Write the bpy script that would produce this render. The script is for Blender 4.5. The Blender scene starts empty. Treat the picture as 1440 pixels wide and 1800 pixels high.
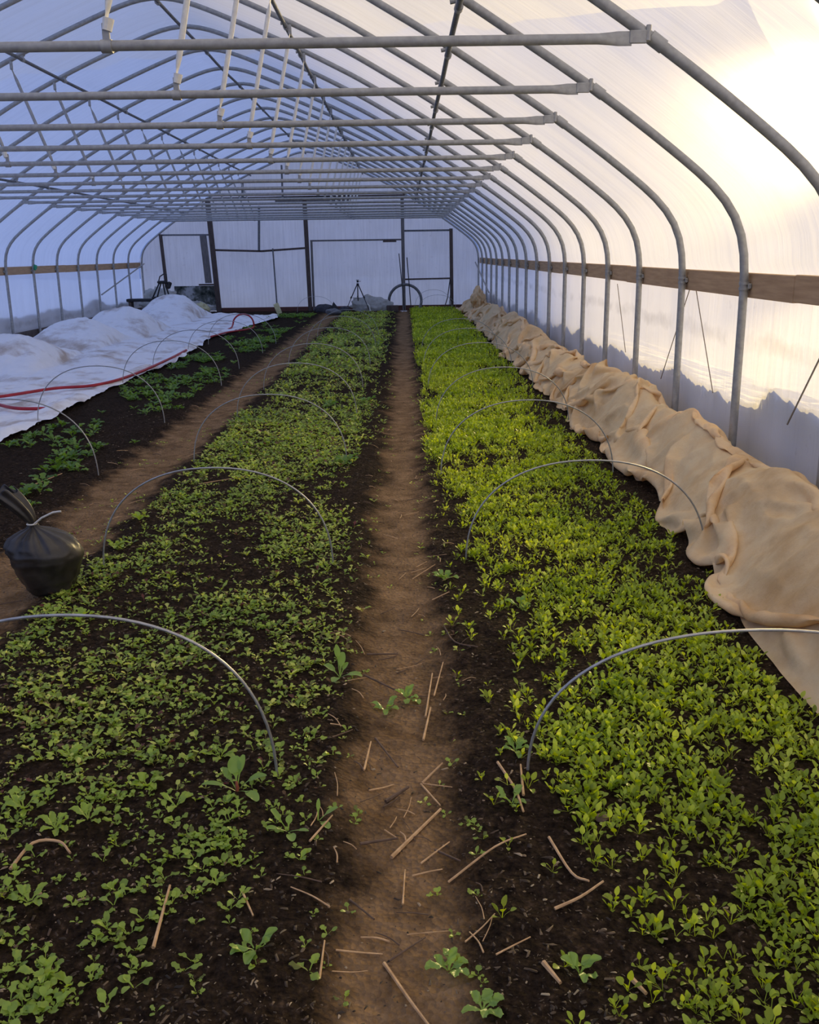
import bpy, math, random
import numpy as np
random.seed(7)
RNG = np.random.default_rng(11)
C = bpy.context.scene.collection
sc = bpy.context.scene

# ------------------------------------------------------------------ frame of the place
H = 1.4                      # eye height
F = 1664.6                   # focal length in pixels of the 1440x1800 frame
Y0, DY, CX = 4.221, 1.2192, -2.385   # first rib, rib spacing, centre line of the tunnel
def hy(k): return Y0 + DY * k
YEND = hy(17)
YFRONT = -2.6
PROF = [(4.29, -.05), (4.29, 1.25), (4.277, 1.46), (4.235, 1.563), (4.172, 1.65), (4.089, 1.735), (3.952, 1.84),
        (3.685, 2.04), (3.42, 2.224), (3.165, 2.388), (2.975, 2.505), (2.79, 2.622), (2.54, 2.775), (2.24, 2.94),
        (1.97, 3.095), (1.64, 3.255), (1.38, 3.378), (1.06, 3.516), (.68, 3.67), (.4, 3.78), (.18, 3.85), (0, 3.87)]
def z_at(u):
    u = abs(u)
    for (u0, z0), (u1, z1) in zip(PROF, PROF[1:]):
        if u1 <= u <= u0 and u0 > u1: return z0 + (z1 - z0) * (u - u0) / (u1 - u0)
    return 0
SUN_AZ, SUN_EL = math.radians(24), math.radians(10.3)

# ------------------------------------------------------------------ helpers
def mesh_obj(name, V, Fc, mat=None, parent=None, smooth=True, loc=None, uv=None):
    me = bpy.data.meshes.new(name)
    V = np.asarray(V, dtype=np.float32).reshape(-1, 3)
    if isinstance(Fc, np.ndarray) and Fc.ndim == 2:
        n, w = Fc.shape
        me.vertices.add(len(V)); me.vertices.foreach_set('co', V.ravel())
        me.loops.add(n * w); me.loops.foreach_set('vertex_index', Fc.astype(np.int32).ravel())
        me.polygons.add(n); me.polygons.foreach_set('loop_start', np.arange(0, n * w, w, dtype=np.int32))
        me.polygons.foreach_set('loop_total', np.full(n, w, dtype=np.int32))
        me.update(calc_edges=True)
    else:
        me.from_pydata([tuple(v) for v in V.tolist()], [], [tuple(f) for f in Fc]); me.update()
    if smooth:
        me.polygons.foreach_set('use_smooth', np.ones(len(me.polygons), dtype=bool))
    if uv is not None:
        li = np.zeros(len(me.loops), dtype=np.int32); me.loops.foreach_get('vertex_index', li)
        l = me.uv_layers.new(name='UVMap'); l.data.foreach_set('uv', np.asarray(uv, dtype=np.float32)[li].ravel())
    if mat: me.materials.append(mat)
    o = bpy.data.objects.new(name, me); C.objects.link(o)
    if loc is not None: o.location = loc
    if parent: o.parent = parent
    return o
def tag(o, label=None, cat=None, group=None, kind=None):
    if label: o['label'] = label
    if cat: o['category'] = cat
    if group: o['group'] = group
    if kind: o['kind'] = kind
    return o
def thing(name, label, cat, loc=(0, 0, 0), group=None):
    o = bpy.data.objects.new(name, None); o.empty_display_size = .1; C.objects.link(o); o.location = loc
    return tag(o, label, cat, group)
def dup(o, parent=None):
    c = o.copy(); C.objects.link(c)
    if parent: c.parent = parent
    for ch in o.children: dup(ch, c)
    return c
class MB:
    """collects shapes into one mesh"""
    def __init__(s): s.V = []; s.F = []
    def add(s, V, Fc):
        b = len(s.V); s.V += [tuple(map(float, v)) for v in V]; s.F += [tuple(int(i) + b for i in f) for f in Fc]; return s
    def box(s, c, d, rz=0, tilt=None, bev=0):
        x, y, z = [k / 2 for k in d]; b = min(bev, x * .9, y * .9, z * .9)
        V = []
        for sz, zz in ((-1, z), (1, z)):
            pass
        if b <= 0:
            P = [(sx * x, sy * y, sz * z) for sz in (-1, 1) for sx, sy in ((-1, -1), (1, -1), (1, 1), (-1, 1))]
            Fc = [(3, 2, 1, 0), (4, 5, 6, 7), (0, 1, 5, 4), (1, 2, 6, 5), (2, 3, 7, 6), (3, 0, 4, 7)]
        else:
            ring = lambda ix, iy: [(-x + ix, -y), (x - ix, -y), (x, -y + iy), (x, y - iy), (x - ix, y), (-x + ix, y), (-x, y - iy), (-x, -y + iy)]
            P = []
            P += [(a * (x - b) / x, q * (y - b) / y, -z) for a, q in ring(b, b)]
            P += [(a, q, -z + b) for a, q in ring(b, b)]
            P += [(a, q, z - b) for a, q in ring(b, b)]
            P += [(a * (x - b) / x, q * (y - b) / y, z) for a, q in ring(b, b)]
            Fc = [tuple(range(7, -1, -1)), tuple(range(24, 32))]
            for r in range(3):
                for i in range(8): j = (i + 1) % 8; Fc.append((r * 8 + i, r * 8 + j, r * 8 + 8 + j, r * 8 + 8 + i))
        cz, szn = math.cos(rz), math.sin(rz)
        Q = []
        for p in P:
            p = list(p)
            if tilt:
                ax, an = tilt; ca, sa = math.cos(an), math.sin(an)
                if ax == 'x': p[1], p[2] = p[1] * ca - p[2] * sa, p[1] * sa + p[2] * ca
                elif ax == 'y': p[0], p[2] = p[0] * ca + p[2] * sa, -p[0] * sa + p[2] * ca
            Q.append((c[0] + p[0] * cz - p[1] * szn, c[1] + p[0] * szn + p[1] * cz, c[2] + p[2]))
        return s.add(Q, Fc)
    def tube(s, pts, r, n=10, flat=None, closed=False, cap=True):
        pts = [np.array(p, float) for p in pts]; N = len(pts)
        rs = r if hasattr(r, '__len__') else [r] * N
        fl = flat if flat is not None else [(1, 1)] * N
        T = []
        for i in range(N):
            a = pts[(i - 1) % N] if (closed or i > 0) else pts[0]; b = pts[(i + 1) % N] if (closed or i < N - 1) else pts[-1]
            t = b - a; T.append(t / (np.linalg.norm(t) + 1e-12))
        up = np.array([0, 0, 1.]) if abs(T[0][2]) < .9 else np.array([0, 1., 0])
        u = np.cross(up, T[0]); u /= np.linalg.norm(u)
        V = []
        for i in range(N):
            u = u - T[i] * (u @ T[i]); u /= np.linalg.norm(u); w = np.cross(T[i], u)
            for k in range(n):
                an = 2 * math.pi * k / n
                V.append(pts[i] + rs[i] * (u * math.cos(an) * fl[i][0] + w * math.sin(an) * fl[i][1]))
        Fc = []
        for i in range(N if closed else N - 1):
            for k in range(n):
                j = (i + 1) % N; Fc.append((i * n + k, i * n + (k + 1) % n, j * n + (k + 1) % n, j * n + k))
        if cap and not closed: Fc += [tuple(range(n - 1, -1, -1)), tuple((N - 1) * n + k for k in range(n))]
        return s.add(V, Fc)
    def lathe(s, prof, n=24, c=(0, 0, 0)):
        V = []; m = len(prof)
        for r, z in prof:
            for k in range(n): a = 2 * math.pi * k / n; V.append((c[0] + r * math.cos(a), c[1] + r * math.sin(a), c[2] + z))
        Fc = [(i * n + k, i * n + (k + 1) % n, (i + 1) * n + (k + 1) % n, (i + 1) * n + k) for i in range(m - 1) for k in range(n)]
        Fc += [tuple(range(n - 1, -1, -1)), tuple((m - 1) * n + k for k in range(n))]
        return s.add(V, Fc)
    def build(s, name, mat, parent=None, smooth=True, loc=None):
        o = mesh_obj(name, s.V, s.F, mat, parent, smooth, loc)
        if smooth and hasattr(o.data, 'set_sharp_from_angle'): o.data.set_sharp_from_angle(angle=math.radians(40))
        return o
# smooth value noise on arrays
_LAT = np.random.default_rng(3).random((64, 64, 64)).astype(np.float32) * 2 - 1
def vnoise(x, y, z=0.):
    x, y, z = np.broadcast_arrays(np.asarray(x, float), np.asarray(y, float), np.asarray(z, float))
    xi, yi, zi = np.floor(x).astype(int), np.floor(y).astype(int), np.floor(z).astype(int)
    fx, fy, fz = x - xi, y - yi, z - zi
    fx, fy, fz = [t * t * (3 - 2 * t) for t in (fx, fy, fz)]
    g = lambda a, b, c: _LAT[(xi + a) & 63, (yi + b) & 63, (zi + c) & 63]
    l = lambda a, b, t: a + (b - a) * t
    return l(l(l(g(0, 0, 0), g(1, 0, 0), fx), l(g(0, 1, 0), g(1, 1, 0), fx), fy),
             l(l(g(0, 0, 1), g(1, 0, 1), fx), l(g(0, 1, 1), g(1, 1, 1), fx), fy), fz)
def fbm(x, y, z=0., o=4):
    s = 0; a = 1
    for i in range(o): s = s + a * vnoise(x * 2 ** i + 17.3 * i, y * 2 ** i + 5.1 * i, z * 2 ** i); a *= .5
    return s
def sstep(a, b, x): t = np.clip((x - a) / (b - a), 0, 1); return t * t * (3 - 2 * t)
def grid_faces(na, nb):
    i = np.arange(na - 1)[:, None] * nb + np.arange(nb - 1)[None]
    return np.stack([i, i + nb, i + nb + 1, i + 1], -1).reshape(-1, 4)

# ------------------------------------------------------------------ materials
def new_mat(name):
    m = bpy.data.materials.new(name); m.use_nodes = True
    nt = m.node_tree; nt.nodes.clear()
    out = nt.nodes.new('ShaderNodeOutputMaterial')
    return m, nt, out
def N(nt, t, **kw):
    n = nt.nodes.new(t)
    for k, v in kw.items():
        if k in n.inputs.keys() if hasattr(n.inputs, 'keys') else False: n.inputs[k].default_value = v
        else: setattr(n, k, v)
    return n
def ramp(nt, src, stops):
    r = nt.nodes.new('ShaderNodeValToRGB'); el = r.color_ramp.elements
    while len(el) < len(stops): el.new(.5)
    for e, (p, c) in zip(el, stops): e.position = p; e.color = c if len(c) == 4 else (*c, 1)
    nt.links.new(src, r.inputs[0]); return r.outputs[0]
def noise(nt, vec, scale, detail=4, rough=.55):
    n = nt.nodes.new('ShaderNodeTexNoise'); n.inputs['Scale'].default_value = scale
    n.inputs['Detail'].default_value = detail; n.inputs['Roughness'].default_value = rough
    if vec is not None: nt.links.new(vec, n.inputs['Vector'])
    return n.outputs['Fac']
def coord(nt, scale=(1, 1, 1), kind='Object', loc=(0, 0, 0)):
    tc = nt.nodes.new('ShaderNodeTexCoord'); mp = nt.nodes.new('ShaderNodeMapping')
    mp.inputs['Scale'].default_value = scale; mp.inputs['Location'].default_value = loc
    nt.links.new(tc.outputs[kind], mp.inputs['Vector']); return mp.outputs[0]
def mixc(nt, f, a, b, mode='MIX'):
    m = nt.nodes.new('ShaderNodeMix'); m.data_type = 'RGBA'; m.blend_type = mode
    for sock, v in ((m.inputs[0], f), (m.inputs[6], a), (m.inputs[7], b)):
        if isinstance(v, (int, float)): sock.default_value = v
        elif isinstance(v, tuple): sock.default_value = v if len(v) == 4 else (*v, 1)
        else: nt.links.new(v, sock)
    return m.outputs[2]
def bump(nt, h, strength, dist=.01):
    b = nt.nodes.new('ShaderNodeBump'); b.inputs['Strength'].default_value = strength; b.inputs['Distance'].default_value = dist
    nt.links.new(h, b.inputs['Height']); return b.outputs[0]
def pbsdf(nt, out, col, rough=.5, metal=0, normal=None, spec=.5):
    p = nt.nodes.new('ShaderNodeBsdfPrincipled')
    if isinstance(col, tuple): p.inputs['Base Color'].default_value = (*col[:3], 1)
    else: nt.links.new(col, p.inputs['Base Color'])
    if isinstance(rough, (int, float)): p.inputs['Roughness'].default_value = rough
    else: nt.links.new(rough, p.inputs['Roughness'])
    p.inputs['Metallic'].default_value = metal; p.inputs['Specular IOR Level'].default_value = spec
    if normal is not None: nt.links.new(normal, p.inputs['Normal'])
    nt.links.new(p.outputs[0], out.inputs[0]); return p
def simple(name, a, b, scale=8, rough=.6, metal=0, bmp=.2, stretch=(1, 1, 1), spec=.4):
    m, nt, out = new_mat(name); v = coord(nt, stretch); f = noise(nt, v, scale, 5)
    c = ramp(nt, f, [(.3, a), (.7, b)]); pbsdf(nt, out, c, rough, metal, bump(nt, f, bmp, .004) if bmp else None, spec); return m

M = {}
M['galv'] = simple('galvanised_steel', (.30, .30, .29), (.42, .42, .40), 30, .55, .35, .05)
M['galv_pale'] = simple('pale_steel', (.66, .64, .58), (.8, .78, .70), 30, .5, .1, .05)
M['galv_dark'] = simple('old_steel', (.10, .105, .11), (.2, .205, .21), 30, .6, .3, .1)
M['wire'] = simple('wire', (.33, .33, .33), (.45, .45, .44), 40, .4, .6, 0)
M['board'] = simple('hip_board_wood', (.40, .25, .135), (.55, .36, .2), 6, .75, 0, .3, (8, .6, 8))
M['dark_wood'] = simple('weathered_wood', (.055, .04, .035), (.12, .09, .075), 7, .85, 0, .4, (6, 6, 1))
M['grey_wood'] = simple('grey_wood', (.12, .11, .105), (.2, .185, .175), 7, .85, 0, .4, (6, 6, 1))
M['red_wood'] = simple('red_brown_board', (.09, .035, .025), (.14, .06, .045), 7, .85, 0, .3, (1, 6, 6))
M['black'] = simple('black_plastic', (.008, .008, .009), (.02, .019, .018), 20, .45, 0, .2)
M['rubber'] = simple('grey_pipe', (.10, .105, .11), (.16, .165, .17), 20, .6, 0, .2)
M['yellow'] = simple('yellowed_plastic', (.45, .42, .22), (.6, .56, .32), 20, .6, 0, .3)
M['red'] = simple('red_hose', (.28, .012, .02), (.42, .02, .035), 10, .4, 0, .05)
M['green'] = simple('green_plastic', (.02, .25, .12), (.03, .35, .18), 10, .5, 0, .05)
M['string'] = simple('string', (.25, .2, .15), (.35, .3, .22), 10, .8, 0, 0)
M['stone'] = simple('stone', (.16, .10, .07), (.30, .20, .15), 25, .8, 0, .5)
M['dark_stone'] = simple('dark_stone', (.03, .03, .035), (.07, .07, .08), 15, .8, 0, .5)
M['straw'] = simple('straw', (.38, .23, .11), (.66, .43, .22), 40, .7, 0, .3)
M['twig'] = simple('dark_twig', (.07, .045, .03), (.16, .10, .065), 40, .8, 0, .4)

def film_mat(name, clear=.2, streak=0., tint=(.95, .95, .95), stain=0., vert=False):
    m, nt, out = new_mat(name)
    uv = coord(nt, (1, 1, 1), 'UV')
    big = noise(nt, uv, .9, 3)
    mpn = nt.nodes.new('ShaderNodeMapping'); mpn.inputs['Scale'].default_value = (.45, 9, 1) if not vert else (.8, 16, 1)
    nt.links.new(uv, mpn.inputs['Vector']); st = noise(nt, mpn.outputs[0], 1.2, 6, .65)
    fine = noise(nt, uv, 60, 3)
    clr = nt.nodes.new('ShaderNodeMath'); clr.operation = 'MULTIPLY_ADD'
    rs = ramp(nt, st, [(.46, (0, 0, 0)), (.72, (1, 1, 1))]); nt.links.new(rs, clr.inputs[0])
    clr.inputs[1].default_value = streak; clr.inputs[2].default_value = clear
    dirt = ramp(nt, st, [(.25, tuple(t * (1 - .22 * stain) for t in tint)), (.6, tint)])
    if name == 'side_film':
        sp_ = nt.nodes.new('ShaderNodeSeparateXYZ'); nt.links.new(uv, sp_.inputs[0])
        wv = nt.nodes.new('ShaderNodeMath'); wv.operation = 'MULTIPLY_ADD'; nt.links.new(noise(nt, uv, 2.5, 6, .7), wv.inputs[0]); wv.inputs[1].default_value = .22; nt.links.new(sp_.outputs[0], wv.inputs[2])
        bnd = ramp(nt, wv.outputs[0], [(.0, (1, 1, 1)), (.8, (1, 1, 1)), (1., (1, 1, 1))])
        mr = nt.nodes.new('ShaderNodeMapRange'); nt.links.new(wv.outputs[0], mr.inputs[0]); mr.inputs[1].default_value = 1.03; mr.inputs[2].default_value = 1.15; mr.inputs[3].default_value = 0; mr.inputs[4].default_value = 3.1416
        sn_ = nt.nodes.new('ShaderNodeMath'); sn_.operation = 'SINE'; nt.links.new(mr.outputs[0], sn_.inputs[0])
        pm = mixc(nt, 1., sn_.outputs[0], ramp(nt, noise(nt, uv, 1.1, 5, .7), [(.42, (0, 0, 0)), (.6, (.8, .8, .8))]), 'MULTIPLY')
        dirt = mixc(nt, pm, dirt, (.62, .60, .57))
    d2 = ramp(nt, big, [(.3, tuple(t * (1 - .10 - .15 * stain) for t in tint)), (.65, tint)])
    col = mixc(nt, .5, dirt, d2, 'MULTIPLY')
    if stain > 0:
        sp = ramp(nt, noise(nt, coord(nt, (3, 3, 1), 'UV'), 3, 8, .7), [(.60, (1, 1, 1)), (.74, (.55, .52, .5))])
        col = mixc(nt, .6 * stain, col, sp, 'MULTIPLY')
    nb = bump(nt, st, .25, .02)
    tr = nt.nodes.new('ShaderNodeBsdfTranslucent'); df = nt.nodes.new('ShaderNodeBsdfDiffuse')
    nt.links.new(col, tr.inputs[0]); nt.links.new(col, df.inputs[0]); nt.links.new(nb, tr.inputs['Normal'])
    a = nt.nodes.new('ShaderNodeMixShader'); a.inputs[0].default_value = .22; nt.links.new(tr.outputs[0], a.inputs[1]); nt.links.new(df.outputs[0], a.inputs[2])
    # forward scattering of the milky sheet
    rf = nt.nodes.new('ShaderNodeBsdfRefraction'); rf.inputs['IOR'].default_value = 1.035; rf.inputs['Roughness'].default_value = .9
    rf.inputs['Color'].default_value = (.97, .96, .94, 1)
    a2 = nt.nodes.new('ShaderNodeMixShader'); a2.inputs[0].default_value = .05; nt.links.new(a.outputs[0], a2.inputs[1]); nt.links.new(rf.outputs[0], a2.inputs[2])
    tp = nt.nodes.new('ShaderNodeBsdfTransparent'); tp.inputs[0].default_value = (.97, .97, .97, 1)
    b = nt.nodes.new('ShaderNodeMixShader'); nt.links.new(clr.outputs[0], b.inputs[0]); nt.links.new(a2.outputs[0], b.inputs[1]); nt.links.new(tp.outputs[0], b.inputs[2])
    g = nt.nodes.new('ShaderNodeBsdfGlossy'); g.inputs['Roughness'].default_value = .3
    c = nt.nodes.new('ShaderNodeMixShader'); c.inputs[0].default_value = .03; nt.links.new(b.outputs[0], c.inputs[1]); nt.links.new(g.outputs[0], c.inputs[2])
    nt.links.new(c.outputs[0], out.inputs[0]); return m
M['film_roof'] = film_mat('roof_film', .11, .09)
M['film_side'] = film_mat('side_film', .2, .08, (.93, .92, .91), .6, True)
M['film_end'] = film_mat('end_film', .08, .03, (.93, .93, .93), .9, True)

def cloth_mat(name, c1, c2, dirt, trans=.35, dirt_amt=.5, dscale=1.6):
    m, nt, out = new_mat(name); v = coord(nt)
    f = noise(nt, v, dscale, 8, .6); f2 = noise(nt, v, 9, 6, .6); f3 = noise(nt, v, 160, 2)
    col = ramp(nt, f2, [(.3, c1), (.7, c2)])
    msk = ramp(nt, f, [(.5, (0, 0, 0)), (.68, (dirt_amt,) * 3)])
    col = mixc(nt, msk, col, dirt)
    nb = bump(nt, f3, .15, .002); nb2 = nt.nodes.new('ShaderNodeBump'); nb2.inputs['Strength'].default_value = .5; nb2.inputs['Distance'].default_value = .02
    nt.links.new(noise(nt, v, 14, 5, .6), nb2.inputs['Height']); nt.links.new(nb, nb2.inputs['Normal'])
    df = nt.nodes.new('ShaderNodeBsdfDiffuse'); tr = nt.nodes.new('ShaderNodeBsdfTranslucent')
    for n in (df, tr): nt.links.new(col, n.inputs[0]); nt.links.new(nb2.outputs[0], n.inputs['Normal'])
    a = nt.nodes.new('ShaderNodeMixShader'); a.inputs[0].default_value = trans
    nt.links.new(df.outputs[0], a.inputs[1]); nt.links.new(tr.outputs[0], a.inputs[2]); nt.links.new(a.outputs[0], out.inputs[0]); return m
M['cover_tan'] = cloth_mat('tan_row_cover', (.90, .66, .37), (.95, .77, .49), (.58, .34, .14), .34, .7, 1.6)
M['cover_white'] = cloth_mat('white_row_cover', (.86, .87, .88), (.93, .93, .93), (.36, .25, .16), .08, .7, 2.3)
M['bundle'] = cloth_mat('plastic_bundle', (.6, .6, .56), (.78, .78, .74), (.5, .45, .36), .5, .5, 4)

def snow_mat():
    m, nt, out = new_mat('snow'); v = coord(nt); f = noise(nt, v, 3, 6)
    c = ramp(nt, f, [(.3, (.80, .82, .86)), (.7, (.88, .89, .91))]); pbsdf(nt, out, c, .8, 0, bump(nt, f, .5, .05), .2); return m
M['snow'] = snow_mat()

def leaf_mat(name, stops, trans=.42, gloss=.35):
    m, nt, out = new_mat(name)
    g = nt.nodes.new('ShaderNodeNewGeometry')
    col = ramp(nt, g.outputs['Random Per Island'], stops)
    v = coord(nt); f = noise(nt, v, 60, 2)
    vs = ramp(nt, noise(nt, v, 1.3, 3), [(.35, (.78, .84, .7)), (.65, (1.2, 1.12, 1.0))])
    col = mixc(nt, 1., col, vs, 'MULTIPLY')
    p = nt.nodes.new('ShaderNodeBsdfPrincipled'); nt.links.new(col, p.inputs['Base Color']); p.inputs['Roughness'].default_value = gloss
    p.inputs['Specular IOR Level'].default_value = .4
    hs = nt.nodes.new('ShaderNodeHueSaturation'); hs.inputs['Hue'].default_value = .485; hs.inputs['Saturation'].default_value = 1.15; hs.inputs['Value'].default_value = 1.5
    nt.links.new(col, hs.inputs['Color'])
    tr = nt.nodes.new('ShaderNodeBsdfTranslucent'); nt.links.new(hs.outputs[0], tr.inputs[0])
    a = nt.nodes.new('ShaderNodeMixShader'); a.inputs[0].default_value = trans
    nt.links.new(p.outputs[0], a.inputs[1]); nt.links.new(tr.outputs[0], a.inputs[2]); nt.links.new(a.outputs[0], out.inputs[0]); return m
M['leaf_a'] = leaf_mat('arugula_leaf', [(0, (.19, .26, .035)), (.5, (.34, .46, .065)), (.85, (.50, .64, .10)), (1, (.66, .76, .17))], .5)
M['leaf_b'] = leaf_mat('salad_leaf', [(0, (.16, .045, .05)), (.09, (.18, .17, .06)), (.3, (.26, .39, .08)), (.8, (.45, .60, .12)), (1, (.74, .78, .24))], .45)
M['leaf_c'] = leaf_mat('mustard_leaf', [(0, (.09, .18, .04)), (.5, (.14, .27, .06)), (1, (.23, .38, .08))], .4)
M['leaf_big'] = leaf_mat('broad_leaf', [(0, (.2, .34, .08)), (1, (.3, .46, .12))], .38)
M['stem_red'] = simple('red_stem', (.25, .06, .04), (.4, .12, .06), 20, .5, 0, .1)

def soil_mat():
    m, nt, out = new_mat('soil'); tc = nt.nodes.new('ShaderNodeTexCoord'); v = tc.outputs['Object']
    sep = nt.nodes.new('ShaderNodeSeparateXYZ'); nt.links.new(v, sep.inputs[0])
    wn = noise(nt, v, 3.5, 7, .65)
    def band(c0, hw, soft, amp):
        # 1 inside |x-c0|<hw with a ragged edge
        a = nt.nodes.new('ShaderNodeMath'); a.operation = 'SUBTRACT'; nt.links.new(sep.outputs[0], a.inputs[0]); a.inputs[1].default_value = c0
        w = nt.nodes.new('ShaderNodeMath'); w.operation = 'MULTIPLY_ADD'; nt.links.new(wn, w.inputs[0]); w.inputs[1].default_value = amp; w.inputs[2].default_value = -amp / 2
        ab = nt.nodes.new('ShaderNodeMath'); ab.operation = 'ABSOLUTE'; nt.links.new(a.outputs[0], ab.inputs[0])
        ad = nt.nodes.new('ShaderNodeMath'); ad.operation = 'ADD'; nt.links.new(ab.outputs[0], ad.inputs[0]); nt.links.new(w.outputs[0], ad.inputs[1])
        mr = nt.nodes.new('ShaderNodeMapRange'); nt.links.new(ad.outputs[0], mr.inputs[0])
        mr.inputs[1].default_value = hw + soft; mr.inputs[2].default_value = hw - soft; mr.interpolation_type = 'SMOOTHSTEP'
        return mr.outputs[0]
    b1 = band(-.02, .125, .09, .42); b2 = band(-1.78, .2, .08, .5)
    mx = nt.nodes.new('ShaderNodeMath'); mx.operation = 'MAXIMUM'; nt.links.new(b1, mx.inputs[0]); nt.links.new(b2, mx.inputs[1])
    fine = noise(nt, v, 45, 8, .65); mid = noise(nt, v, 9, 6, .6)
    bed = ramp(nt, fine, [(.36, (.012, .008, .0055)), (.58, (.042, .028, .018)), (.74, (.12, .08, .052))])
    path = ramp(nt, mid, [(.3, (.19, .115, .058)), (.7, (.42, .27, .145))])
    path = mixc(nt, .45, path, ramp(nt, fine, [(.3, (.35, .33, .3)), (.6, (1, 1, 1))]), 'MULTIPLY')
    col = mixc(nt, mx.outputs[0], bed, path)
    vor = nt.nodes.new('ShaderNodeTexVoronoi'); vor.inputs['Scale'].default_value = 70; nt.links.new(v, vor.inputs['Vector'])
    h = nt.nodes.new('ShaderNodeMath'); h.operation = 'ADD'; nt.links.new(fine, h.inputs[0]); nt.links.new(vor.outputs['Distance'], h.inputs[1])
    nb = bump(nt, h.outputs[0], 1., .02)
    pbsdf(nt, out, col, .95, 0, nb, .04); return m
M['soil'] = soil_mat()
M['chip'] = leaf_mat('soil_chip', [(0, (.02, .013, .009)), (.6, (.07, .045, .03)), (.88, (.16, .11, .075)), (1, (.42, .33, .24))], .0, .7)

# ------------------------------------------------------------------ ground
def gz(x, y):
    x = np.asarray(x, float); y = np.asarray(y, float)
    w = vnoise(y * .9, x * 0 + 3) * .035
    path = np.exp(-((x + .03 - w) / .17) ** 4) + np.exp(-((x + 1.78 - w) / .24) ** 4)
    z = .012 - .035 * path
    z = z + .010 * fbm(x * 3, y * 3, 1.5, 3) * (1 - .3 * path) + .006 * (1 - .55 * path) * vnoise(x * 22, y * 22) + .0035 * (1 - .3 * path) * vnoise(x * 55, y * 55, 9)
    return z
def ygrid(y0, y1, k=.0065, mn=.011):
    ys = [y0]
    while ys[-1] < y1: ys.append(ys[-1] + max(mn, k * max(ys[-1], 0) ** 1.15))
    ys[-1] = y1; return np.array(ys)
def strip(name, x0, x1, dx, y0=YFRONT, y1=YEND + .05, ys=None):
    xs = np.linspace(x0, x1, max(2, int((x1 - x0) / dx) + 1))
    if ys is None: ys = np.concatenate([np.linspace(y0, 1.2, 30)[:-1], ygrid(1.2, y1)])
    X, Y = np.meshgrid(xs, ys); Z = gz(X, Y)
    f = grid_faces(len(ys), len(xs))[:, ::-1]
    return mesh_obj(name, np.stack([X, Y, Z], -1), f, M['soil'])
tag(strip('floor', -6.72, -3.2, .08), kind='structure')
tag(strip('garden_bed', -3.2, -2.05, .02), 'dark soil bed along the white sheet, thinly grown with leafy greens', 'garden bed')
tag(strip('footpath', -2.05, -1.5, .016), 'trodden brown earth path between the two left beds, strewn with straw', 'path')
tag(strip('garden_bed', -1.5, -.2, .014), 'dark soil bed of mixed salad seedlings in the middle of the tunnel', 'garden bed')
tag(strip('footpath', -.2, .14, .011), 'narrow trodden brown path running down the middle to the end wall', 'path')
tag(strip('garden_bed', .14, 1.95, .014), 'dark soil bed densely sown with bright green seedlings beside the tan cover', 'garden bed')

# outside: snow, banks, added mound that blocks the sun
def snow_plane():
    n = 90
    t = np.linspace(-1, 1, n); g = np.sign(t) * np.abs(t) ** 2.2 * 160
    X, Y = np.meshgrid(g + CX, g + 12); 
    Z = -.12 + .15 * vnoise(X * .12, Y * .12) * sstep(5, 14, np.hypot(X - CX, Y - 12))
    return mesh_obj('snow_ground', np.stack([X, Y, Z], -1), grid_faces(n, n)[:, ::-1], M['snow'])
tag(snow_plane(), kind='structure')
def bank(name, side, x0, x1, hfun, y0, y1, lab):
    ys = np.arange(y0, y1, .02); xs = np.linspace(0, 1, 26)
    T, Y = np.meshgrid(xs, ys); Hh = hfun(Y)
    jag = .05 * np.sqrt(np.abs(vnoise(Y * 5, T * 3))) + .03 * np.sqrt(np.abs(vnoise(Y * 13, T * 5, 4))) + .012 * vnoise(Y * 31, T * 9, 4) - .045
    X = x0 + side * (x1 * T ** 1.3) + side * .02 * np.abs(vnoise(Y * 6, T * 6, 2)) * sstep(0, .06, T)
    Z = -.15 + (Hh + .15 + jag) * np.clip(1 - T ** 1.6, 0, 1)
    # vertical face against the film
    Xf = np.full((len(ys), 1), x0); V = np.stack([X, Y, Z], -1)
    F0 = np.stack([Xf, Y[:, :1], np.full_like(Xf, -.15)], -1)
    V = np.concatenate([F0, V], 1)
    f = grid_faces(len(ys), V.shape[1])
    if side > 0: f = f[:, ::-1]
    return tag(mesh_obj(name, V, f, M['snow']), lab, 'snow', kind='stuff')
def hb(y):
    return .50 + .07 * vnoise(y * .9, 1.0) + .05 * vnoise(y * 2.7, 7.0) + .10 * np.exp(-((y - 4.9) / .5) ** 2) - .06 * sstep(10, 14, y)
bank('snow_bank', 1, CX + 4.40, 2.2, hb, YFRONT, 27, 'snow banked up outside against the right side wall film')
bank('snow_bank', -1, CX - 4.40, 2.5, lambda y: .42 + .1 * vnoise(y * .8, 3.0), 8, 27, 'low snow heaped outside against the left side wall film')

def shade_hill():  # added mound, its steep end shaped to shade the far roof
    saz, caz = math.sin(SUN_AZ), math.cos(SUN_AZ); A0 = 62.
    cs = np.concatenate([np.linspace(-190, -14, 70), np.linspace(-13.6, 4, 60)]); T = np.linspace(0, 1, 24)
    Tt, Cc = np.meshgrid(T, cs)
    top = A0 * math.tan(SUN_EL) + np.clip(-1.6 * (Cc + 3.9), -13, 4.0) + .5 * vnoise(Cc * .5, 1.) * sstep(-5, -7, Cc)
    top = np.maximum(top, -.5)
    rise = np.where(Tt < .5, sstep(0, .5, Tt), 1 - .35 * sstep(.5, 1, Tt))
    A = A0 + (Tt - .5) * np.where(Tt < .5, 10, 160); Z = -.3 + (top + .3) * rise
    X = Cc * caz + A * saz; Y = -Cc * saz + A * caz
    m = simple('shade_hill_mat', (.25, .29, .36), (.5, .55, .66), .6, .9, 0, 0)
    return tag(mesh_obj('shade_hill', np.stack([X, Y, Z], -1), grid_faces(len(cs), 24)[:, ::-1], m), kind='structure')
shade_hill()

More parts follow.
